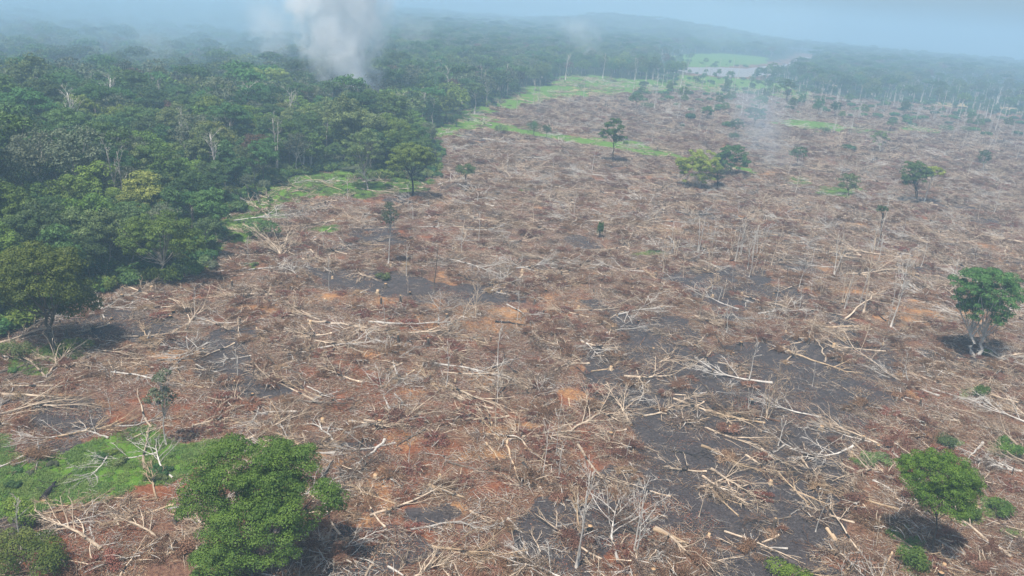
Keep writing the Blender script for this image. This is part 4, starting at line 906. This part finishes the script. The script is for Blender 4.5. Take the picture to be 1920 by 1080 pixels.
# ------------------------------------------------------------------ points over the land
def jitter_points(rmin, rmax, spacing, seed, pxm=160, pym=200):
    """jittered grid over the part of the land that the camera's view could take in"""
    rs = np.random.RandomState(seed); L = rmax
    nx = int(2 * L * 0.85 / spacing); ny = int((rmax - rmin * 0.6) / spacing)
    xs = (np.arange(nx) - nx / 2) * spacing; ys = rmin * 0.6 + np.arange(ny) * spacing
    X, Y = np.meshgrid(xs, ys); X = X.ravel() + rs.uniform(-.5, .5, X.size) * spacing; Y = Y.ravel() + rs.uniform(-.5, .5, Y.size) * spacing
    d = np.hypot(X, Y); px, py, zc = proj(X, Y, 0 * X)
    k = (d >= rmin) & (d < rmax) & (zc > 0) & (px > -pxm) & (px < 1920 + pxm) & (py < 1080 + pym)
    return X[k], Y[k]
HERO = np.array([b[:2] for b in LAND.values()])

# ---- forest
def forest_kinds(seed, n, ls):
    out = []
    spec = [('dense round dark green tree', 'deep', 'w_bark', 'dome', 7.0, 5.6, 21, 1.0, 6),
            ('broad mid-green tree', 'green', 'w_bark', 'dome', 8.2, 4.8, 20, 1.0, 8),
            ('tall flat-crowned dark tree', 'deep', 'w_palebark', 'umbrella', 7.8, 3.4, 25, .85, 14),
            ('lumpy-crowned olive tree', 'olive', 'w_palebark', 'dome', 6.6, 5.4, 22, .9, 12),
            ('thin grey-green tree', 'grey', 'w_grey', 'dome', 6.2, 4.8, 22, .40, 30),
            ('rounded fresh green tree', 'green', 'w_bark', 'dome', 6.4, 5.8, 18, 1.0, 6),
            ('small-crowned dark green tree', 'deep', 'w_palebark', 'dome', 4.8, 5.2, 20, .8, 8),
            ('layered olive tree', 'olive', 'w_bark', 'umbrella', 8.6, 3.0, 19, .8, 16),
            ('reddish brown dry-leaved tree', 'dry', 'w_palebark', 'dome', 6.2, 4.6, 20, .7, 16),
            ('yellow-green tree', 'yellow', 'w_palebark', 'dome', 6.0, 4.4, 21, .7, 12)]
    for i, (ph, lm, wm, st, R, rz, h, dens, nl) in enumerate(spec):
        R *= 1.34; rz *= 1.18; nl = int(nl * .6)
        rng = np.random.RandomState(seed + i)
        cr = [((0, 0, h - rz), (R * .8, R * .8, rz))]
        for j in range(3):
            a = rng.uniform(0, 6.28); q = R * .45; cr.append(((q * math.cos(a), q * math.sin(a), h - rz * 1.25 - rng.uniform(0, 1.5)), (R * .55, R * .55, rz * .75)))
        out.append((ph, tree_parts(rng, h, cr, 52, int(n * dens), ls, lm, wmat=wm, tr=.34, clump=1.75, style=st, nlimb=nl, twigs=2 if nl > 12 else 0, gaps=.25 if dens < .5 else .1)))
    return out
fk = forest_kinds(300, 9000, .60)
x, y = jitter_points(120, 430, 8.4, 5)
mk = masks(x, y); d = np.hypot(x, y)
ok = (mk['clear'] < .35) & (mk['grass'] < .4) & (mk['river'] < .2)
ok &= (np.hypot(x - LAND['the smoke column'][0] + 8, y - LAND['the smoke column'][1]) > 9)
x, y, d = x[ok], y[ok], d[ok]
px, py, _ = proj(x, y, 0 * x + 15)
inv = (px > -40) & (px < 1960) & (py < 1100)
rs = np.random.RandomState(8)
prob = np.array([.17, .16, .12, .13, .11, .12, .09, .06, .02, .02])
o_ = np.argsort(d + (~inv) * 1e5); x, y, d = x[o_], y[o_], d[o_]
NOBJ = 290
protos = []; items = []; rest = ([], [], [], [])
for i, (ph, prt) in enumerate(fk):
    protos.append(None)
kind = rs.choice(10, len(x), p=prob)
patch = fbm(x, y, 45, 2, 404); kind = np.where((patch > .60) & (rs.rand(len(x)) < .6), rs.choice([0, 2, 6], len(x)), kind); kind = np.where((patch < .40) & (rs.rand(len(x)) < .5), rs.choice([1, 5, 3], len(x)), kind)
rim = sstep(16, 3, sdpoly(x, y, clearing))
for i in range(len(x)):
    k = kind[i]; p = (x[i], y[i], float(gz(x[i], y[i])))
    edge_k = 1.0
    s = rs.uniform(.58, 1.12) * (1.0 + .38 * (rs.rand() < .1)) * (1 - .35 * rim[i]); rz = rs.uniform(0, 6.28)
    if i < NOBJ:
        if protos[k] is None:
            r = thing_from('forest_tree', fk[k][1], p, rz, s); protos[k] = r
        else: r = copy_thing(protos[k], p, rz, s)
        tag(r, None, 'tree', 'trees of the forest beside the clearing')
        items.append((r, ('big ' if s > 1.02 else 'small ' if s < .82 else '') + fk[k][0], np.array(p)))
    else:
        rest[0].append(p); rest[1].append(rz); rest[2].append((s, s, s * rs.uniform(.85, 1.1))); rest[3].append(k)
label_all(items)
fmeshes = [merged_mesh('forest_tree_kind', prt) for _, prt in fk]
# farther forest: the same kinds, then lighter ones
fl = forest_kinds(500, 1500, 1.15); lmeshes = [merged_mesh('far_forest_tree_kind', prt) for _, prt in fl]
R = [list(q) for q in rest]
for (ra, rb, sp, off, seed) in [(430, 900, 9.2, 10, 6), (900, 1700, 12.5, 10, 7), (1700, 3600, 19, 10, 9)]:
    x, y = jitter_points(ra, rb, sp, seed, 300, 0); mk = masks(x, y); d = np.hypot(x, y)
    px, py, _ = proj(x, y, 0 * x)
    clump_ = region(x, y, [wpoly(blob(1610, 140, 115, 40))], 10, 10, 73) > .5
    open_ = region(x, y, [wpoly([(1255, 150), (1262, 118), (1400, 112), (1490, 96), (1550, 96), (1548, 112), (1500, 138), (1440, 160)])], 6, 6, 74) > .5
    thin = open_ | (fbm(x, y, 60, 3, 71) > .24) & (px > 1230) & (d < 1900) & ~clump_      # broken woods on the right
    ok = (mk['clear'] < .35) & (mk['grass'] < .4) & (mk['river'] < .15) & (mk['pale'] < .4) & ~(thin & (rs.rand(len(x)) < .85))
    x, y, d = x[ok], y[ok], d[ok]
    kk = rs.choice(10, len(x), p=[.18, .16, .12, .14, .10, .11, .08, .05, .04, .02]); sc_ = rs.uniform(.6, 1.15, len(x)) * (1 if sp < 15 else 1.55)
    zz = gz(x, y)
    R[0] += list(zip(x, y, zz)); R[1] += list(rs.uniform(0, 6.28, len(x))); R[2] += [(a, a, a * (1 if sp < 15 else .75)) for a in sc_]; R[3] += list(kk + (off if ra >= 430 else 0))
print('forest instances', len(R[0]))
scatter('distant_forest', np.array(R[0]), np.array(R[1]), np.array(R[2]), np.array(R[3]), fmeshes + lmeshes, 'continuous tropical forest behind the foremost trees')
# undergrowth below the forest and along its rim
def bush_parts(rng, R, h, lm, n, ls=.4):
    m = MB(); lb = MB()
    for i in range(9):
        a = rng.uniform(0, 6.28); q = R * math.sqrt(rng.uniform(0, .7)); c = R * rng.uniform(.3, .5)
        leaves(m, rng, (q * math.cos(a), q * math.sin(a), h * .55 * (1 - .4 * (q / R) ** 2)), (c, c, h * .42), n // 9, ls, MI[lm], tint=rng.uniform(.2, .8))
        lb.tube([(0, 0, -.1), (q * math.cos(a) * .5, q * math.sin(a) * .5, h * .3), (q * math.cos(a), q * math.sin(a), h * .6)], [.07, .05, .03], 4, MI['w_bark'])
    return [('stems', lb, None), ('foliage', m, None)]
bk = [bush_parts(np.random.RandomState(600 + i), 2.4, 2.2, lm, 900, .5) for i, lm in enumerate(['deep', 'green', 'olive', 'green', 'grey', 'deep'])]
bmesh_ = [merged_mesh('undergrowth_kind', b) for b in bk]
x, y = jitter_points(100, 620, 3.1, 16); dd_ = sdpoly(x, y, clearing); mk = masks(x, y)
ok = (dd_ > -2.5) & (dd_ < 16) & (mk['grass'] < .35) & (mk['river'] < .15) & (rs.rand(len(x)) < .3 + .7 * fbm(x, y, 10, 2, 17)); x, y = x[ok], y[ok]
scatter('forest_rim_bushes', np.stack([x, y, gz(x, y) - .1], 1), rs.uniform(0, 6.28, len(x)), np.stack([rs.uniform(.8, 1.6, len(x)), rs.uniform(.8, 1.6, len(x)), rs.uniform(.7, 2.0, len(x))], 1), rs.randint(0, 6, len(x)), bmesh_, 'leafy bushes crowding the rim of the forest')
x, y = jitter_points(120, 700, 5.0, 15); mk = masks(x, y)
ok = (mk['clear'] < .6) & (mk['grass'] < .25) & (mk['river'] < .15); x, y = x[ok], y[ok]
scatter('forest_undergrowth', np.stack([x, y, gz(x, y) - .1], 1), rs.uniform(0, 6.28, len(x)), rs.uniform(.7, 1.7, len(x)), rs.randint(0, 6, len(x)), bmesh_, 'dark undergrowth beneath the forest trees')
print('forest', round(time.time() - T0, 1))

# ---- green shrubs one can point to
def SH(label, c, w_, h_, lm, seed, n=1600, ls=.3, name='shrub'):
    b = P(*c); s = ppm(b); R_ = w_ / 2 / s; rng = np.random.RandomState(seed)
    r = thing_from(name, bush_parts(rng, R_, max(.8, h_ / s), lm, n, ls), b); tag(r, label, 'shrub', 'green shrubs in the clearing'); return r
for i, a in enumerate([
    ('low wide green shrub canopy in the bottom left corner', (60, 1075), 150, 60, 'green', 5000), ('yellow-green shrub right at the left edge above the corner canopy', (20, 1040), 80, 50, 'yellow', 2400),
    ('dark leafy shrub at the left edge beside the black log', (35, 985), 70, 55, 'green', 3000), ('round green bush cut by the bottom edge', (1475, 1088), 115, 34, 'bright', 4200),
    ('dark green shrubs clustered at the rim of the left meadow', (488, 446), 62, 36, 'deep', 2400), ('green bush at the right edge, middle of three', (1885, 848), 52, 30, 'green', 2200),
    ('low green shrub patch under pale limbs on the right', (1640, 868), 60, 18, 'olive', 1600), ('green shrub right of the bright green tree', (1868, 962), 50, 28, 'green', 1800),
    ('small round green shrub right below the bright green tree', (1812, 972), 44, 26, 'green', 1600), ('green ground bush above the bright green tree', (1770, 836), 50, 22, 'olive', 1500),
    ('green bush at lower right beside ash', (1710, 1062), 56, 40, 'green', 2000), ('small green bush at upper right of the clearing bottom', (1838, 745), 40, 24, 'green', 1400),
    ('grey-green bush in the far slash near the meadow strip', (1000, 258), 30, 34, 'deep', 1300), ('dark bush left of the grey-green one near the meadow strip', (938, 252), 24, 20, 'olive', 900),
    ('dark bush on the far green meadow', (1090, 168), 22, 10, 'olive', 900), ('dark round bush by the small strip of grass', (1215, 205), 30, 14, 'deep', 900),
    ('small dark bush in front of the lone tall tree', (1124, 446), 14, 34, 'deep', 700), ('green tuft bush below the umbrella tree', (140, 660), 60, 26, 'green', 1600),
    ('green sprout clump at the base of the dark green tree with pale trunk', (1850, 668), 22, 14, 'green', 600), ('dark green bush at left edge under the umbrella tree', (25, 672), 60, 34, 'olive', 1800),
    ('blue-green bush in the far right slash', (1770, 248), 34, 16, 'deep', 1000), ('second blue-green bush in the far right slash', (1812, 250), 26, 14, 'deep', 800),
    ('dark bush among far slash left of the blue reflection haze', (1375, 262), 26, 14, 'deep', 800), ('bush at the right edge of the far slash', (1915, 222), 30, 24, 'deep', 900),
    ('dim green bush behind the two-toned tree', (1545, 250), 24, 12, 'deep', 700), ('leafy weeds right of the slim pale tree on grey slash', (720, 523), 30, 12, 'olive', 600)]):
    SH(a[0], a[1], a[2], a[3], a[4], 700 + i, a[5], .28 if a[1][1] > 600 else .5)

# ---- fallen trees, heaps and stumps of the slash
def near_hero(x, y, r): return (np.hypot(x[:, None] - HERO[:, 0][None], y[:, None] - HERO[:, 1][None]).min(1) < r)
F_SPEC = [('bleached bare-crowned fallen tree', dict(mat='w_grey', tmat='w_grey', nb=7, twigs=(5, 4)), 16, .25),
          ('pale broom-crowned fallen tree', dict(mat='w_pale', tmat='w_twig', nb=7, twigs=(6, 5), spread=(.1, .45)), 17, .25),
          ('brown tangled fallen tree', dict(mat='w_bark', tmat='w_brown', nb=7, twigs=(6, 5)), 11, .2),
          ('pale upswept-limbed fallen tree', dict(mat='w_pale', tmat='w_pale', nb=8, twigs=(4, 3), up=.6), 9, .2),
          ('straight pale fallen pole', dict(mat='w_pale', tmat='w_twig', nb=3, twigs=(4, 3), bl=.25, crown=.75), 12, .18),
          ('charred black fallen trunk', dict(mat='w_char', tmat='w_bark', nb=5, twigs=(4, 3)), 10, .24),
          ('tan fine-twigged fallen trunk', dict(mat='w_tan', tmat='w_twig', nb=8, twigs=(7, 5), spread=(.15, .7)), 10, .2),
          ('crooked grey fallen limb', dict(mat='w_grey', tmat='w_grey', nb=5, twigs=(3, 3), bend=.12, bl=.4), 8, .15),
          ('stubby fan-crowned fallen tree', dict(mat='w_pale', tmat='w_twig', nb=9, twigs=(5, 5), bl=.7, crown=.3), 8, .2),
          ('dull brown fallen pole', dict(mat='w_brown', tmat='w_brown', nb=3, twigs=(4, 3), bl=.3, crown=.7), 11, .16)]
fpk = [(ph, fallen_parts(np.random.RandomState(800 + i), L, r, **kw)) for i, (ph, kw, L, r) in enumerate(F_SPEC)]
fpm = [merged_mesh('slash_trunk_kind', p) for _, p in fpk]
H_SPEC = [('mauve-brown dead-leaved heap', 'mauve', 4.2, 2.2, 2600, 'w_twig'), ('brown twiggy heap', 'mauve', 3.6, 1.9, 1700, 'w_brown'),
          ('rust-red leafy heap', 'rust', 3.0, 1.5, 2000, 'w_brown'), ('tan dry-leaved heap', 'tan', 2.6, 1.1, 1200, 'w_twig'),
          ('greyish bare-branched heap', 'ash', 3.8, 1.9, 900, 'w_twig'), ('wide stick-strewn brown heap', 'mauve', 5.0, 2.1, 2800, 'w_twig'),
          ('low tangled brown heap', 'mauve', 3.0, 1.1, 1400, 'w_brown'), ('bare pale limb heap', 'tan', 3.2, 1.5, 150, 'w_twig')]
hpk = [(sp[0], heap_parts(np.random.RandomState(900 + i), sp[2], sp[3], sp[1], sp[4], sp[5])) for i, sp in enumerate(H_SPEC)]
hpm = [merged_mesh('slash_heap_kind', p) for _, p in hpk]
print('kinds', round(time.time() - T0, 1))
def place(name, cat, group, kinds, meshes, spacing, zones, weights_fn, nobj, seed, smin, smax, objlabel, stufflabel, keep_fn, zoff=0.0):
    rs = np.random.RandomState(seed); XX = []; YY = []; SS = []
    for ra, rb, sp, sk in zones:
        x, y = jitter_points(ra, rb, sp, seed + int(ra)); XX.append(x); YY.append(y); SS.append(np.full(len(x), sk))
    x = np.concatenate(XX); y = np.concatenate(YY); sk = np.concatenate(SS); mk = masks(x, y)
    kp = keep_fn(mk, x, y, rs); x, y, sk = x[kp], y[kp], sk[kp]; mk = {k: v[kp] for k, v in mk.items()}
    k = weights_fn(mk, x, y, rs); s = rs.uniform(smin, smax, len(x)) * sk; rz = rs.uniform(0, 6.28, len(x)); z = gz(x, y) + zoff
    px, py, _ = proj(x, y, z); d = np.hypot(x, y) + 1e5 * ~((px > 15) & (px < 1905) & (py < 1070)); o = np.argsort(d)
    protos = {}; items = []
    for i in o[:nobj]:
        p = (x[i], y[i], z[i]); kk = int(k[i])
        if kk not in protos: r = thing_from(name, kinds[kk][1], p, rz[i], s[i]); protos[kk] = r
        else: r = copy_thing(protos[kk], p, rz[i], s[i])
        tag(r, None, cat, group); items.append((r, ('big ' if s[i] > smin + .8 * (smax - smin) else 'small ' if s[i] < smin + .25 * (smax - smin) else '') + kinds[kk][0], np.array(p)))
    label_all(items)
    o = o[nobj:]
    if len(o): scatter(stufflabel[0], np.stack([x[o], y[o], z[o]], 1), rz[o], s[o], k[o], meshes, stufflabel[1])
    print(name, len(items), len(o))
def keep_fallen(mk, x, y, rs):
    n = fbm(x, y, 14, 3, 555); p = .18 + 1.35 * sstep(.38, .62, n)
    return (mk['clear'] > .6) & (rs.rand(len(x)) < p * (1 - .5 * mk['grass']) * (1 - .68 * mk['char']) * (1 - .4 * mk['soil']))
def kind_fallen(mk, x, y, rs):
    k = rs.choice(10, len(x), p=[.13, .14, .09, .11, .13, .03, .12, .10, .11, .04]); return k
place('fallen_tree', 'fallen tree', 'felled trees lying in the slash', fpk, fpm, 0, [(78, 250, 5.0, .8), (250, 480, 5.2, .95), (480, 1000, 7.2, 1.15)], kind_fallen, 222, 31, .6, 1.35, None, ('slash_trunks', 'felled trunks and limbs covering the farther slash'), keep_fallen)
def keep_heap(mk, x, y, rs):
    n = fbm(x, y, 11, 3, 666); p = .15 + 1.2 * sstep(.36, .56, n)
    return (mk['clear'] > .6) & (mk['grass'] < .6) & (rs.rand(len(x)) < p * (1 - .72 * mk['char']) * (1 - .75 * mk['soil']))
def kind_heap(mk, x, y, rs):
    k = rs.choice(8, len(x), p=[.18, .18, .07, .07, .17, .12, .10, .11])
    k = np.where((mk['rust'] > .4) & (rs.rand(len(x)) < .6), 2, k); return k
place('brush_heap', 'brush heap', 'heaps of felled tops and dead leaves', hpk, hpm, 0, [(78, 250, 4.6, .75), (250, 480, 5.6, .95), (480, 1000, 7.6, 1.25)], kind_heap, 285, 41, .55, 1.15, None, ('slash_heaps', 'heaps of dead tops covering the farther slash'), keep_heap)

# stumps
def stump_parts(rng, r, h, mat):
    m = MB(); m.tube([(0, 0, -.2), (0, 0, h * .25), (.02, 0, h * .7), (.03, .02, h)], [r * 1.6, r * 1.15, r, r * .96], 8, MI[mat]); c = MB(); c.tube([(.03, .02, h - .05), (.03, .02, h + .03)], [r * .9, r * .9], 8, MI['w_cut'])
    rt = MB()
    for i in range(5):
        a = i * 1.26 + rng.uniform(-.3, .3); rt.tube([(0, 0, h * .3), (math.cos(a) * r * 1.6, math.sin(a) * r * 1.6, .12), (math.cos(a) * r * 2.8, math.sin(a) * r * 2.8, -.08)], [r * .4, r * .3, r * .12], 4, MI[mat])
    return [('bole', m, None), ('cut_face', c, None), ('roots', rt, 'stuff')]
spk = [(ph, stump_parts(np.random.RandomState(950 + i), r, h, mt)) for i, (ph, r, h, mt) in enumerate([('low dark stump', .32, .7, 'w_char'), ('brown pale-topped stump', .38, 1.0, 'w_bark'), ('tall thin stump', .2, 1.6, 'w_bark'), ('tan stump', .3, .8, 'w_tan')])]
spm = [merged_mesh('stump_kind', p) for _, p in spk]
place('tree_stump', 'stump', 'stumps in the clearing', spk, spm, 0, [(78, 230, 8.5, 1.0)], lambda mk, x, y, rs: rs.randint(0, 4, len(x)), 150, 51, .7, 1.3, None, ('far_stumps', 'stumps scattered over the slash'), lambda mk, x, y, rs: (mk['clear'] > .8) & (mk['grass'] < .4) & (rs.rand(len(x)) < .35))

# thin poles still standing
ppk = [(ph, dead_parts(np.random.RandomState(970 + i), h, r, wmat=wm, nb=nb, fork=.5, bl=.22, tw=(3, 2))) for i, (ph, h, r, wm, nb) in enumerate([('thin grey twiggy pole', 6, .08, 'w_grey', 5), ('short dark scorched pole', 3.6, .09, 'w_char', 2), ('leaning pale pole', 5, .07, 'w_pale', 4), ('grey loose-crowned dead sapling', 8, .11, 'w_grey', 8)])]
ppm_ = [merged_mesh('pole_kind', p) for _, p in ppk]
place('dead_sapling', 'dead sapling', 'thin dead saplings still standing', ppk, ppm_, 0, [(78, 300, 11, 1.0), (300, 950, 17, 1.5)], lambda mk, x, y, rs: rs.randint(0, 4, len(x)), 130, 61, .6, 1.2, None, ('far_dead_saplings', 'thin dead poles standing over the farther slash'), lambda mk, x, y, rs: (mk['clear'] > .8) & (mk['grass'] < .4) & (rs.rand(len(x)) < .3))

# litter of sticks and dead leaves: nobody could count it
def litter_mesh(seed, lf, dens=1.0):
    rng = np.random.RandomState(seed); m = MB()
    main = rng.uniform(0, 6.28)
    for i in range(int(46 * dens)):
        p = (rng.uniform(-2.6, 2.6), rng.uniform(-2.6, 2.6), rng.uniform(.03, .3)); a = main + rng.normal(0, .8)
        q, r2 = limb(rng, p, (math.cos(a), math.sin(a), rng.uniform(-.05, .25)), rng.uniform(.7, 3.0), rng.uniform(.025, .06), .016, 4, .18, -.05, .03)
        m.tube(q, r2, 3, MI[['w_twig', 'w_pale', 'w_brown', 'w_grey'][rng.randint(4)]])
    nn = int(260 * dens); p = np.stack([rng.uniform(-2.8, 2.8, nn), rng.uniform(-2.8, 2.8, nn), rng.uniform(.02, .25, nn)], 1)
    nr = rng.normal(0, .6, (nn, 3)) + np.array([0, 0, 1]); nr /= np.linalg.norm(nr, axis=1, keepdims=True)
    leafquads(m, rng, p, nr, .26, MI[lf]); mats = sorted({k[2] for k in m.t} | {q[1] for q in m.q}); rm = {u: i for i, u in enumerate(mats)}
    m2 = MB(); m2.t = {(k[0], k[1], rm[k[2]]): v for k, v in m.t.items()}; m2.q = [(q[0], rm[q[1]], q[2]) for q in m.q]
    return m2.mesh('litter_kind', [ALL_MATS[u] for u in mats])
lmsh = [litter_mesh(1000 + i, lf) for i, lf in enumerate(['l_mauve', 'l_mauve', 'l_tan', 'l_rust', 'l_ash', 'l_mauve'])] + [litter_mesh(1020, 'l_ash', .35), litter_mesh(1021, 'l_mauve', .3)]
XX = []; YY = []; SS = []
for ra, rb, sp, sk in [(76, 260, 2.35, .8), (260, 500, 3.6, 1.2), (500, 950, 6.5, 1.8)]:
    x, y = jitter_points(ra, rb, sp, 77 + int(ra), 120, 120); XX.append(x); YY.append(y); SS.append(np.full(len(x), sk))
x = np.concatenate(XX); y = np.concatenate(YY); s = np.concatenate(SS); mk = masks(x, y)
ok = (mk['clear'] > .5) & (mk['grass'] < .45) & (rs.rand(len(x)) < (1 - .6 * mk['char']) * (1 - .5 * mk['soil']) * (.5 + .8 * sstep(.38, .58, fbm(x, y, 8, 3, 888))))
x, y, s = x[ok], y[ok], s[ok]; mk = {k: v[ok] for k, v in mk.items()}
idx = rs.randint(0, 6, len(x)); idx = np.where((mk['char'] > .4) & (rs.rand(len(x)) < .85), 6 + rs.randint(0, 2, len(x)), idx); idx = np.where((mk['rust'] > .4) & (rs.rand(len(x)) < .5), 3, idx)
scatter('slash_litter', np.stack([x, y, gz(x, y)], 1), rs.uniform(0, 6.28, len(x)), s * rs.uniform(.7, 1.2, len(x)), idx, lmsh, 'sticks, twigs and dead leaves littering the cleared ground')
print('litter', len(x), round(time.time() - T0, 1))

# grass
def grass_mesh(seed):
    rng = np.random.RandomState(seed); n = 150; p = np.stack([rng.uniform(-.9, .9, n), rng.uniform(-.9, .9, n), np.zeros(n)], 1); a = rng.uniform(0, 6.28, n); h = rng.uniform(.12, .42, n)[:, None]
    t = np.stack([np.cos(a), np.sin(a), 0 * a], 1); w_ = np.stack([-np.sin(a), np.cos(a), 0 * a], 1) * .05
    mid = p + t * h * .2 + np.array([0, 0, 1]) * h * .6; tip = p + t * h * .7 + np.array([0, 0, 1]) * h * .85
    m = MB(); m.quads(np.stack([p - w_, p + w_, mid + w_ * .8, mid - w_ * .8], 1), 0); m.quads(np.stack([mid - w_ * .8, mid + w_ * .8, tip + w_ * .2, tip - w_ * .2], 1), 0)
    return m.mesh('grass_kind', [ML['grass']])
gms = [grass_mesh(1100 + i) for i in range(4)]
XX = []; YY = []; SS = []
for ra, rb, sp, sk in [(76, 200, .95, .9), (200, 420, 1.9, 1.1)]:
    x, y = jitter_points(ra, rb, sp, 97 + int(ra), 60, 60); m_ = region(x, y, grass_polys, 1.0, 4.0, 11) > .55; x = x[m_]; y = y[m_]; XX.append(x); YY.append(y); SS.append(np.full(len(x), sk))
x = np.concatenate(XX); y = np.concatenate(YY); s = np.concatenate(SS); kp = rs.rand(len(x)) < .25 + 1.1 * sstep(.35, .6, fbm(x, y, 4, 3, 321)); x, y, s = x[kp], y[kp], s[kp]
scatter('grass', np.stack([x, y, gz(x, y)], 1), rs.uniform(0, 6.28, len(x)), s * rs.uniform(.6, 1.3, len(x)), rs.randint(0, 4, len(x)), gms, 'green grass growing over the damp parts of the clearing')
print('grass', len(x), round(time.time() - T0, 1))

# scattered trees and bare trunks where the far slash meets the broken woods
x, y = jitter_points(430, 1500, 15, 1201, 200, 0); mk = masks(x, y); px, py, _ = proj(x, y, 0 * x)
wgt = sstep(215, 165, py - (px - 960) * .06) * .75 * (px > 1180) + .035 + .22 * (mk['clear'] < .5) * (px > 1200) * (np.hypot(x, y) < 1500)
ok = (mk['river'] < .1) & ((mk['clear'] > .5) | (px > 1200)) & (rs.rand(len(x)) < wgt * (1 - .5 * mk['grass'])); x, y = x[ok], y[ok]
dpm = merged_mesh('far_dead_tree_kind', dead_parts(np.random.RandomState(77), 17, .34, wmat='w_grey', tmat='w_grey', nb=6, fork=.5, bl=.2, tw=(3, 2)))
dpm2 = merged_mesh('far_dead_tree_kind', dead_parts(np.random.RandomState(78), 13, .3, wmat='w_grey', tmat='w_grey', nb=7, fork=.4, bl=.3, tw=(3, 3), splits=2))
k = rs.choice([0, 5, 10, 11, 12, 12, 12, 12, 10, 12], len(x)); sz = np.where(k >= 10, rs.uniform(.6, 1.2, len(x)), rs.uniform(.35, .75, len(x)))
sz = np.where(k == 12, rs.uniform(.8, 2.2, len(x)), sz)
scatter('far_scattered_trees', np.stack([x, y, gz(x, y)], 1), rs.uniform(0, 6.28, len(x)), sz, k, lmeshes + [dpm, dpm2, bmesh_[0]], 'loose trees and pale bare trunks at the far rim of the slash')
print('far scattered', len(x))

# weeds standing in the near grass
x, y = jitter_points(76, 330, 3.0, 1301, 60, 60); gmk = region(x, y, grass_polys, 1.0, 4.0, 11); kp = (gmk > .3) & (rs.rand(len(x)) < .8 * sstep(.42, .6, fbm(x, y, 7, 3, 432))); x, y = x[kp], y[kp]
scatter('weeds', np.stack([x, y, gz(x, y) - .1], 1), rs.uniform(0, 6.28, len(x)), rs.uniform(.15, .5, len(x)), rs.randint(0, 6, len(x)), bmesh_, 'low leafy weeds growing through the grass')

# thin pale stems left standing on the right of the clearing
rs2 = np.random.RandomState(4242); items = []; pr = {}
spk2 = [('slim pale standing stem', dead_parts(np.random.RandomState(61), 9, .12, wmat='w_grey', tmat='w_grey', nb=6, fork=.5, bl=.22, tw=(3, 2))), ('forked pale standing stem', dead_parts(np.random.RandomState(62), 8, .11, wmat='w_pale', tmat='w_twig', nb=8, fork=.4, bl=.32, tw=(4, 3), splits=2)),
    ('bushy-topped grey standing stem', dead_parts(np.random.RandomState(63), 8, .12, wmat='w_grey', tmat='w_twig', nb=9, fork=.45, bl=.36, tw=(5, 4))), ('leaning pale standing stem', dead_parts(np.random.RandomState(64), 8, .10, wmat='w_pale', nb=5, fork=.55, bl=.25, tw=(3, 2), lean=(.18, .05)))]
for i in range(46):
    bx, by = rs2.uniform(1270, 1880), rs2.uniform(395, 640)
    if i % 3 == 0: bx, by = 1330 + rs2.normal(0, 50), 480 + rs2.normal(0, 22)
    if i % 3 == 1: bx, by = 1620 + rs2.normal(0, 60), 540 + rs2.normal(0, 40)
    p = P(bx, by); k = rs2.randint(4); sc_ = rs2.uniform(.7, 1.25)
    if k not in pr: r = thing_from('dead_tree', spk2[k][1], p, rs2.uniform(0, 6.28), sc_); pr[k] = r
    else: r = copy_thing(pr[k], p, rs2.uniform(0, 6.28), sc_)
    tag(r, None, 'dead tree', 'thin pale stems on the right of the clearing'); items.append((r, ('tall ' if sc_ > 1.05 else '') + spk2[k][0], p))
label_all(items)

# pale dead trunks standing up through the forest canopy
rs3 = np.random.RandomState(99); items = []; pr = {}
fdk = [('slim white dead forest tree', dead_parts(np.random.RandomState(81), 25, .42, wmat='w_grey', tmat='w_grey', nb=8, fork=.62, bl=.2, tw=(4, 3))), ('broad white dead forest tree', dead_parts(np.random.RandomState(82), 24, .45, wmat='w_grey', tmat='w_grey', nb=12, fork=.55, bl=.3, tw=(5, 4))),
    ('twin-stemmed pale dead forest tree', dead_parts(np.random.RandomState(83), 23, .4, wmat='w_palebark', tmat='w_grey', nb=10, fork=.55, bl=.24, tw=(4, 3), splits=2))]
for (bx, by) in [(95, 262), (20, 330), (150, 300), (205, 258), (330, 262), (352, 320), (410, 372), (300, 238), (545, 268), (470, 262), (520, 330), (610, 300), (745, 262), (790, 235), (700, 300), (838, 205), (120, 400), (230, 430), (905, 192), (945, 178), (1060, 150), (1130, 146), (1190, 150), (870, 176)]:
    p = P(bx, by); k = rs3.randint(3); sc_ = rs3.uniform(.8, 1.1)
    if k not in pr: r = thing_from('dead_tree', fdk[k][1], p, rs3.uniform(0, 6.28), sc_); pr[k] = r
    else: r = copy_thing(pr[k], p, rs3.uniform(0, 6.28), sc_)
    tag(r, None, 'dead tree', 'white dead trees in the left forest'); items.append((r, ('tall ' if sc_ > 1.0 else '') + fdk[k][0], p))
label_all(items)
